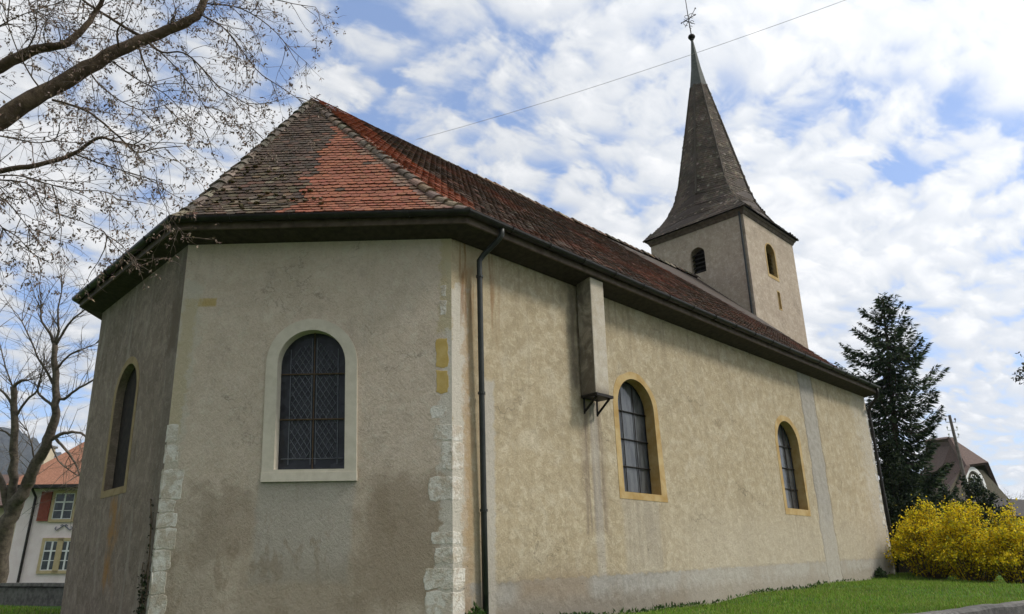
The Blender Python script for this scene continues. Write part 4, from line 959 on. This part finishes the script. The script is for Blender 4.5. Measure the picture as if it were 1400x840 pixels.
rough_box('low_wall', [(x, WALLY(x)-.02) for x in (-14, 0, 8, 16, 30)], -1.35, lambda q: lawn_z(q[0], q[1]+.5)+.05, .34, M_STONEW, 'low weathered stone wall edging the lawn at the bottom right', 'wall')
wz = lambda q: -.02
w0, w1 = at(-90, 823, 22.6), at(60, 823, 20.4); dv_ = unit((w1-w0)[:2]); 
cw = rough_box('churchyard_wall', [w0[:2]-dv_*10, w0[:2], w1[:2], w1[:2]+dv_*8], -.9, -.05, .3, M_STONEW, 'low old stone wall with flat coping behind the left lawn', 'wall')
mb = MB(); q = w0[:2]-dv_*10; n_ = np.array([-dv_[1], dv_[0]]); k = 0
while k < 26:
    l_ = random.uniform(.8, 1.2); a, b_ = q+dv_*(k+.01), q+dv_*(k+l_-.01); zz = -.045+random.gauss(0, .006)
    mb = MB(); mb.hexa([(*(a-n_*.2), zz), (*(b_-n_*.2), zz), (*(b_+n_*.2), zz), (*(a+n_*.2), zz), (*(a-n_*.19), zz+.09), (*(b_-n_*.19), zz+.09), (*(b_+n_*.19), zz+.09), (*(a+n_*.19), zz+.09)]); mb.build('coping_stone', M_STONEW, cw); k += l_

# ------------------------------------------------------------ pink house on the left
class Frame:
    def __init__(s, o, ax): s.o = np.array(o, float); s.x = unit([ax[0], ax[1], 0]); s.y = np.array([-s.x[1], s.x[0], 0])
    def __call__(s, u, d_, z): q = s.o + s.x*u + s.y*d_; return np.array([q[0], q[1], z])
    def px(s, px, py, off=0.):
        q = on_plane(px, py, s.y, s.o + s.y*off); return (q-s.o) @ s.x, q[2]
M_PINK = simple('pale_pink_render', (.78, .66, .65), (.86, .75, .74), 2.5, .9, .15, .01); M_FR = simple('ochre_window_stone', (.46, .36, .20), (.54, .43, .26), 5, .85, .15, .01)
M_SHUT = simple('red_shutter_paint', (.23, .055, .035), (.30, .08, .05), 8, .6, .15, .005); M_WHITE = simple('white_window_paint', (.72, .72, .70), (.8, .8, .78), 5, .5, 0)
M_PANE = simple('window_pane', (.03, .035, .04), (.08, .09, .10), 3, .12, .2, .02, 0, .6); M_HROOF = simple('orange_house_tiles', (.21, .092, .055), (.31, .15, .092), 14, .85, .5, .03)
M_HROOF2 = simple('brown_house_tiles', (.075, .048, .04), (.115, .075, .06), 10, .85, .4, .03); M_BEIGE = simple('beige_render', (.42, .36, .26), (.50, .43, .32), 3, .9, .15, .01); M_DARKROOF = simple('dark_roof_tiles', (.03, .028, .026), (.06, .05, .045), 12, .85, .3, .02)
o = at(60, 790, 31.0); o[2] = -.6; F = Frame(o, _ri)
house = empty('pink_house', tuple(F(0, 0, -.6)), 'pale pink house with red shutters and orange tile roof behind the churchyard wall', 'house')
def hb(name, u0, u1, d0, d1, z0, z1, mat, parent, F=F):
    mb = MB(); mb.box(u0, u1, d0, d1, z0, z1, F); return mb.build(name, mat, parent)
ul = F.px(33, 665)[0]; ze = F.px(70, 664)[1]; ur = ul + 11
hb('wall', ul, ur, 0, 8, -.8, ze, M_PINK, house)
mb = MB(); o_ = .55; rz = ze + 4.2
R0 = [F(ul-o_, -o_, ze-.05), F(ur+o_, -o_, ze-.05), F(ur+o_, 8+o_, ze-.05), F(ul-o_, 8+o_, ze-.05)]; T0, T1 = F(ul+2.6, 4, rz), F(ur-2.6, 4, rz)
for q in ([R0[0], R0[1], T1, T0], [R0[1], R0[2], T1], [R0[2], R0[3], T0, T1], [R0[3], R0[0], T0]): mb.poly(q)
hr = mb.build('roof', M_HROOF, house); sm_ = hr.modifiers.new('thick', 'SOLIDIFY'); sm_.thickness = .12
hb('gutter', ul-o_-.05, ur+o_, -o_-.12, -o_, ze-.16, ze-.02, M_ZINC, house); hb('soffit', ul-o_+.05, ur, -o_+.02, -.003, ze-.14, ze-.08, M_WOODDK, house)
mb = MB(); a = F.px(53, 669); mb.tube([F(a[0]-.0, -o_, ze-.1), F(a[0], -.1, ze-.5), F(a[0]-.02, -.08, -.6)], .055, 8); mb.build('downpipe', M_ZINC, house)
def hwin(x0, y0, x1, y1, frame, mul, name='window'):
    (u0, z1), (u1, _), (_, z0) = F.px(x0, y0), F.px(x1, (y0+y1)/2), F.px((x0+x1)/2, y1)
    w = hb(name, u0, u1, -.03, .02, z0, z1, M_PANE, house); fr = .13
    for q in ((u0-fr, u0, z0-fr, z1+fr), (u1, u1+fr, z0-fr, z1+fr), (u0, u1, z1, z1+fr), (u0, u1, z0-fr, z0)): hb('surround', q[0], q[1], -.07, .01, q[2], q[3], frame, w)
    n = mul
    for k in range(n+1): c_ = u0+(u1-u0)*k/n; wd = .035 if k in (0, n, n/2) else .018; hb('mullion', c_-wd, c_+wd, -.055, -.02, z0, z1, M_WHITE, w)
    for t in (0, .33, .66, 1): c_ = z0+(z1-z0)*t; hb('glazing_bar', u0, u1, -.05, -.021, c_-(.03 if t in (0, 1, .66) else .014), c_+(.03 if t in (0, 1, .66) else .014), M_WHITE, w)
    return u0, u1, z0, z1
u0, u1, z0, z1 = hwin(78, 675, 101, 710, M_FR, 2)
sh = hb('shutter', u0-.62, u0-.15, -.11, -.06, z0-.08, z1+.08, M_SHUT, house)
for k in range(9): hb('louvre', u0-.57, u0-.20, -.125, -.112, z0+.02+k*(z1-z0-.1)/9, z0+.02+k*(z1-z0-.1)/9+.07, M_SHUT, sh)
hb('shutter', u1+.15, u1+.62, -.11, -.06, z0-.08, z1+.08, M_SHUT, house)
hwin(63, 740, 80, 780, M_FR, 2); hwin(84, 740, 101, 780, M_FR, 2)
mb = MB(); cu, cz = F.px(88, 722); M_BLUE = simple('blue_grey_iron', (.10, .12, .17), (.14, .16, .21), 9, .6, 0)
for sgn in (-1, 1):
    mb.tube([F(cu+sgn*.02, -.05, cz+.10), F(cu+sgn*.18, -.05, cz-.02), F(cu+sgn*.30, -.05, cz-.10), F(cu+sgn*.38, -.05, cz-.02), F(cu+sgn*.33, -.05, cz+.05)], .022, 5)
    mb.tube([F(cu+sgn*.02, -.05, cz+.10), F(cu+sgn*.1, -.05, cz+.14), F(cu+sgn*.15, -.05, cz+.08)], .018, 5)
mb.build('wall_anchor', M_BLUE, house)
# neighbour behind the bare tree
o = at(20, 790, 40.0); o[2] = -.6; F2 = Frame(o, _ri); nb = empty('beige_house', tuple(F2(0, 0, -.6)), 'beige house with a dark roof and stout chimney behind the bare tree', 'house')
a, zt_ = F2.px(-60, 690)[0], F2.px(10, 692)[1]; b_ = F2.px(52, 690)[0]
hb('wall', a, b_, 0, 6, -.8, zt_, M_BEIGE, nb, F2)
mb = MB(); zr = F2.px(20, 640)[1]
for q in ([F2(a-.4, -.5, zt_), F2(b_+.4, -.5, zt_), F2(b_+.4, 3, zr), F2(a-.4, 3, zr)], [F2(b_+.4, 6.5, zt_), F2(a-.4, 6.5, zt_), F2(a-.4, 3, zr), F2(b_+.4, 3, zr)]): mb.poly(q)
rf = mb.build('roof', M_HROOF2, nb); sm_ = rf.modifiers.new('thick', 'SOLIDIFY'); sm_.thickness = .15
c0 = F2.px(29, 650); c1_ = F2.px(43, 605); hb('chimney', c0[0], c1_[0], 1.5, 2.4, c0[1]-1.5, c1_[1], M_BEIGE, rf, F2); hb('chimney_cap', c0[0]-.08, c1_[0]+.08, 1.42, 2.48, c1_[1]+.003, c1_[1]+.12, M_STONEW, rf, F2)

# ------------------------------------------------------------ big brown-roofed house and low house at the right
gh = empty('gabled_house', tuple(np.array([46, 3.5, -.2])), 'big house with steep brown roof and white arched gable beyond the forsythia', 'house')
Ee, Ab, A1, B1_ = at(1298, 597, 45), at(1266, 601, 51), at(1321, 636, 42.2), at(1351, 632, 43.8)
lf, lb, rf_, rbk = at(1292, 700, 40.2), at(1258, 700, 47), at(1377, 694, 45.2), at(1330, 690, 54)
mb = MB(); mb.poly([lf, A1, Ee, Ab, lb]); mb.poly([A1, B1_, Ee]); mb.poly([rf_, rbk, Ab, Ee, B1_])
rf = mb.build('roof', M_HROOF2, gh); sm_ = rf.modifiers.new('thick', 'SOLIDIFY'); sm_.thickness = .22
gn = unit(np.cross(np.array([B1_[0]-A1[0], B1_[1]-A1[1], 0]), [0, 0, 1.])); gn = gn if gn @ (CAMPOS-A1) > 0 else -gn; FG = Frame(A1 - gn*.35, (B1_-A1)[:2])
fy = -1 if FG.y @ gn > 0 else 1
gw = np.linalg.norm((B1_-A1)[:2]); zl = min(A1[2], B1_[2]) - .1; uR = (rf_-FG.o) @ FG.x; uL = (lf-FG.o) @ FG.x
M_GABLE = simple('brown_green_boards', (.085, .075, .05), (.13, .115, .08), 8, .85, .3, .02); M_YW = simple('ochre_house_wall', (.40, .30, .13), (.48, .37, .18), 4, .9, .1, .01)
mb = MB(); zg = rf_[2]+.2; mb.poly([FG(uL+.2, 0, zg), FG(uR-.2, 0, zg), FG(gw-.12, 0, zl), FG(.12, 0, zl)]); mb.build('gable', M_GABLE, gh)
mb = MB(); mb.poly([FG(uL+.35, 0, -.5), FG(uR-.35, 0, -.5), FG(uR-.35, 0, zg), FG(uL+.35, 0, zg)]); p2 = FG(uL+.35, -fy*-9, 0); mb.poly([FG(uL+.35, 0, -.5), FG(uL+.35, fy*9, -.5), FG(uL+.35, fy*9, zg), FG(uL+.35, 0, zg)]); mb.build('wall', M_YW, gh)
mb = MB(); cu = gw*.42; r_ = gw*.43; zc = zl - r_*.92
for t0, t1 in zip(np.linspace(.0, math.pi, 15)[:-1], np.linspace(.0, math.pi, 15)[1:]):
    q = [(r_*math.cos(t), r_*math.sin(t), r_*.80*math.cos(t), r_*.80*math.sin(t)) for t in (t0, t1)]
    mb.poly([FG(cu+q[0][0], -fy*.08, zc+q[0][1]), FG(cu+q[1][0], -fy*.08, zc+q[1][1]), FG(cu+q[1][2], -fy*.08, zc+q[1][3]), FG(cu+q[0][2], -fy*.08, zc+q[0][3])])
o = mb.build('white_arch', M_WHITE, gh); sm_ = o.modifiers.new('thick', 'SOLIDIFY'); sm_.thickness = .1; sm_.offset = 0
mb = MB(); pts = [(cu+.36*r_*math.cos(t), zc+.1+.5*r_*math.sin(t)) for t in np.linspace(0, math.pi, 10)]; mb.poly([FG(u, -fy*.05, z) for u, z in pts]); w = mb.build('window', M_PANE, gh)
mb = MB(); mb.tube([FG(u, -fy*.07, z) for u, z in pts], .07, 5); mb.build('window_frame', M_WHITE, w)
o = at(1385, 770, 38); o[2] = -.3; F3 = Frame(o, _ri); lh = empty('low_house', tuple(F3(0, 0, -.3)), 'low beige house with dark roof and a bluish window at the right edge', 'house')
a = F3.px(1372, 710)[0]; zt_ = F3.px(1390, 704)[1]; hb('wall', a, a+7, 0, 6, -.6, zt_, M_BEIGE, lh, F3)
mb = MB(); zr = F3.px(1390, 688)[1] - .1
for q in ([F3(a-.6, -.6, zt_-.05), F3(a+7.6, -.6, zt_-.4), F3(a+7.6, 3, zr+.25), F3(a-.6, 3, zr+.75)], [F3(a+7.6, 6.6, zt_), F3(a-.6, 6.6, zt_), F3(a-.6, 3, zr+.75), F3(a+7.6, 3, zr+.25)]): mb.poly(q)
o = mb.build('roof', M_DARKROOF, lh); sm_ = o.modifiers.new('thick', 'SOLIDIFY'); sm_.thickness = .14
(u0, z1), (u1, z0) = F3.px(1384, 716), F3.px(1398, 733); w = hb('window', u0, u1, -.04, .02, z0, z1, simple('bluish_pane', (.16, .2, .26), (.22, .26, .32), 3, .2, 0), lh, F3)
for q in ((u0-.08, u0, z0-.08, z1+.08), (u1, u1+.08, z0-.08, z1+.08), (u0, u1, z1, z1+.08), (u0, u1, z0-.08, z0), ((u0+u1)/2-.03, (u0+u1)/2+.03, z0, z1)): hb('window_frame', q[0], q[1], -.07, -.03, q[2], q[3], M_WHITE, w, F3)

# ------------------------------------------------------------ utility pole
M_POLE = simple('grey_pole_wood', (.11, .095, .08), (.19, .17, .15), 10, .85, .4, .01)
pt = at(1298, 568, 36); pbm = np.array([pt[0]+.12, pt[1]-.12, -.3]); po = empty('utility_pole', tuple(pbm), 'weathered wooden utility pole with small insulators above the forsythia', 'pole')
mb = MB(); mb.tube([pbm-[0, 0, .3], lerp(pbm, pt, .5), pt], [.10, .085, .065], 10); mb.build('post', M_POLE, po)
for k, dz in enumerate((.35, .75, 1.1)):
    for sg in (-1, 1):
        q = pt - [0, 0, dz]; mb = MB(); e_ = q+_ri*sg*.24; mb.tube([q, e_, e_+[0, 0, .1]], .018, 5); mb.sphere(e_+[0, 0, .15], .045, 8, 6, (1, 1, 1.4)); mb.build('insulator', M_WHITE if k else M_POLE, po)

# ------------------------------------------------------------ wooded hills
hv, hf = [], []; na, nr = 700, 26
for i in range(na):
    az = rad(44.8 + 75 - 150*i/(na-1))
    for j in range(nr):
        t = j/(nr-1); R_ = 700 + 780*t; prof_ = t**1.15; q = CAMPOS[:2] + R_*np.array([math.cos(az), math.sin(az)])
        leftness = 1/(1+math.exp((i/(na-1)-.50)*14)); hz = 300*prof_*(.16+.84*leftness)*(.86+.30*mnoise.fractal((az*3, t*.8, 4), 1, 2, 3)) + (5*mnoise.noise((q[0]*.03, q[1]*.03, 1)) + random.uniform(-4, 5))*min(1, t*3)
        hv.append((q[0], q[1], -1.5 + hz*.84))
for i in range(na-1):
    for j in range(nr-1): hf.append((i*nr+j, (i+1)*nr+j, (i+1)*nr+j+1, i*nr+j+1))
M_HILL = simple('wooded_hillside', (.010, .013, .014), (.034, .037, .032), .05, .95, .6, 6)
meta(ob('hills', hv, hf, M_HILL, None, True), kind='structure')

# ------------------------------------------------------------ air: the far hillside fades towards blue
mb = MB(); mb.box(-1750, 1750, -1750, 1750, -6, 330)
hz_m = bpy.data.materials.new('air'); hz_m.use_nodes = True; g = G(hz_m.node_tree); g.N.remove(g.N['Principled BSDF'])
pv = g.N.new('ShaderNodeVolumePrincipled'); pv.inputs['Color'].default_value = (.72, .82, 1.0, 1); pv.inputs['Density'].default_value = .00013; pv.inputs['Anisotropy'].default_value = .1
g.L.new(pv.outputs[0], g.N['Material Output'].inputs['Volume'])
meta(mb.build('haze', hz_m), kind='stuff')
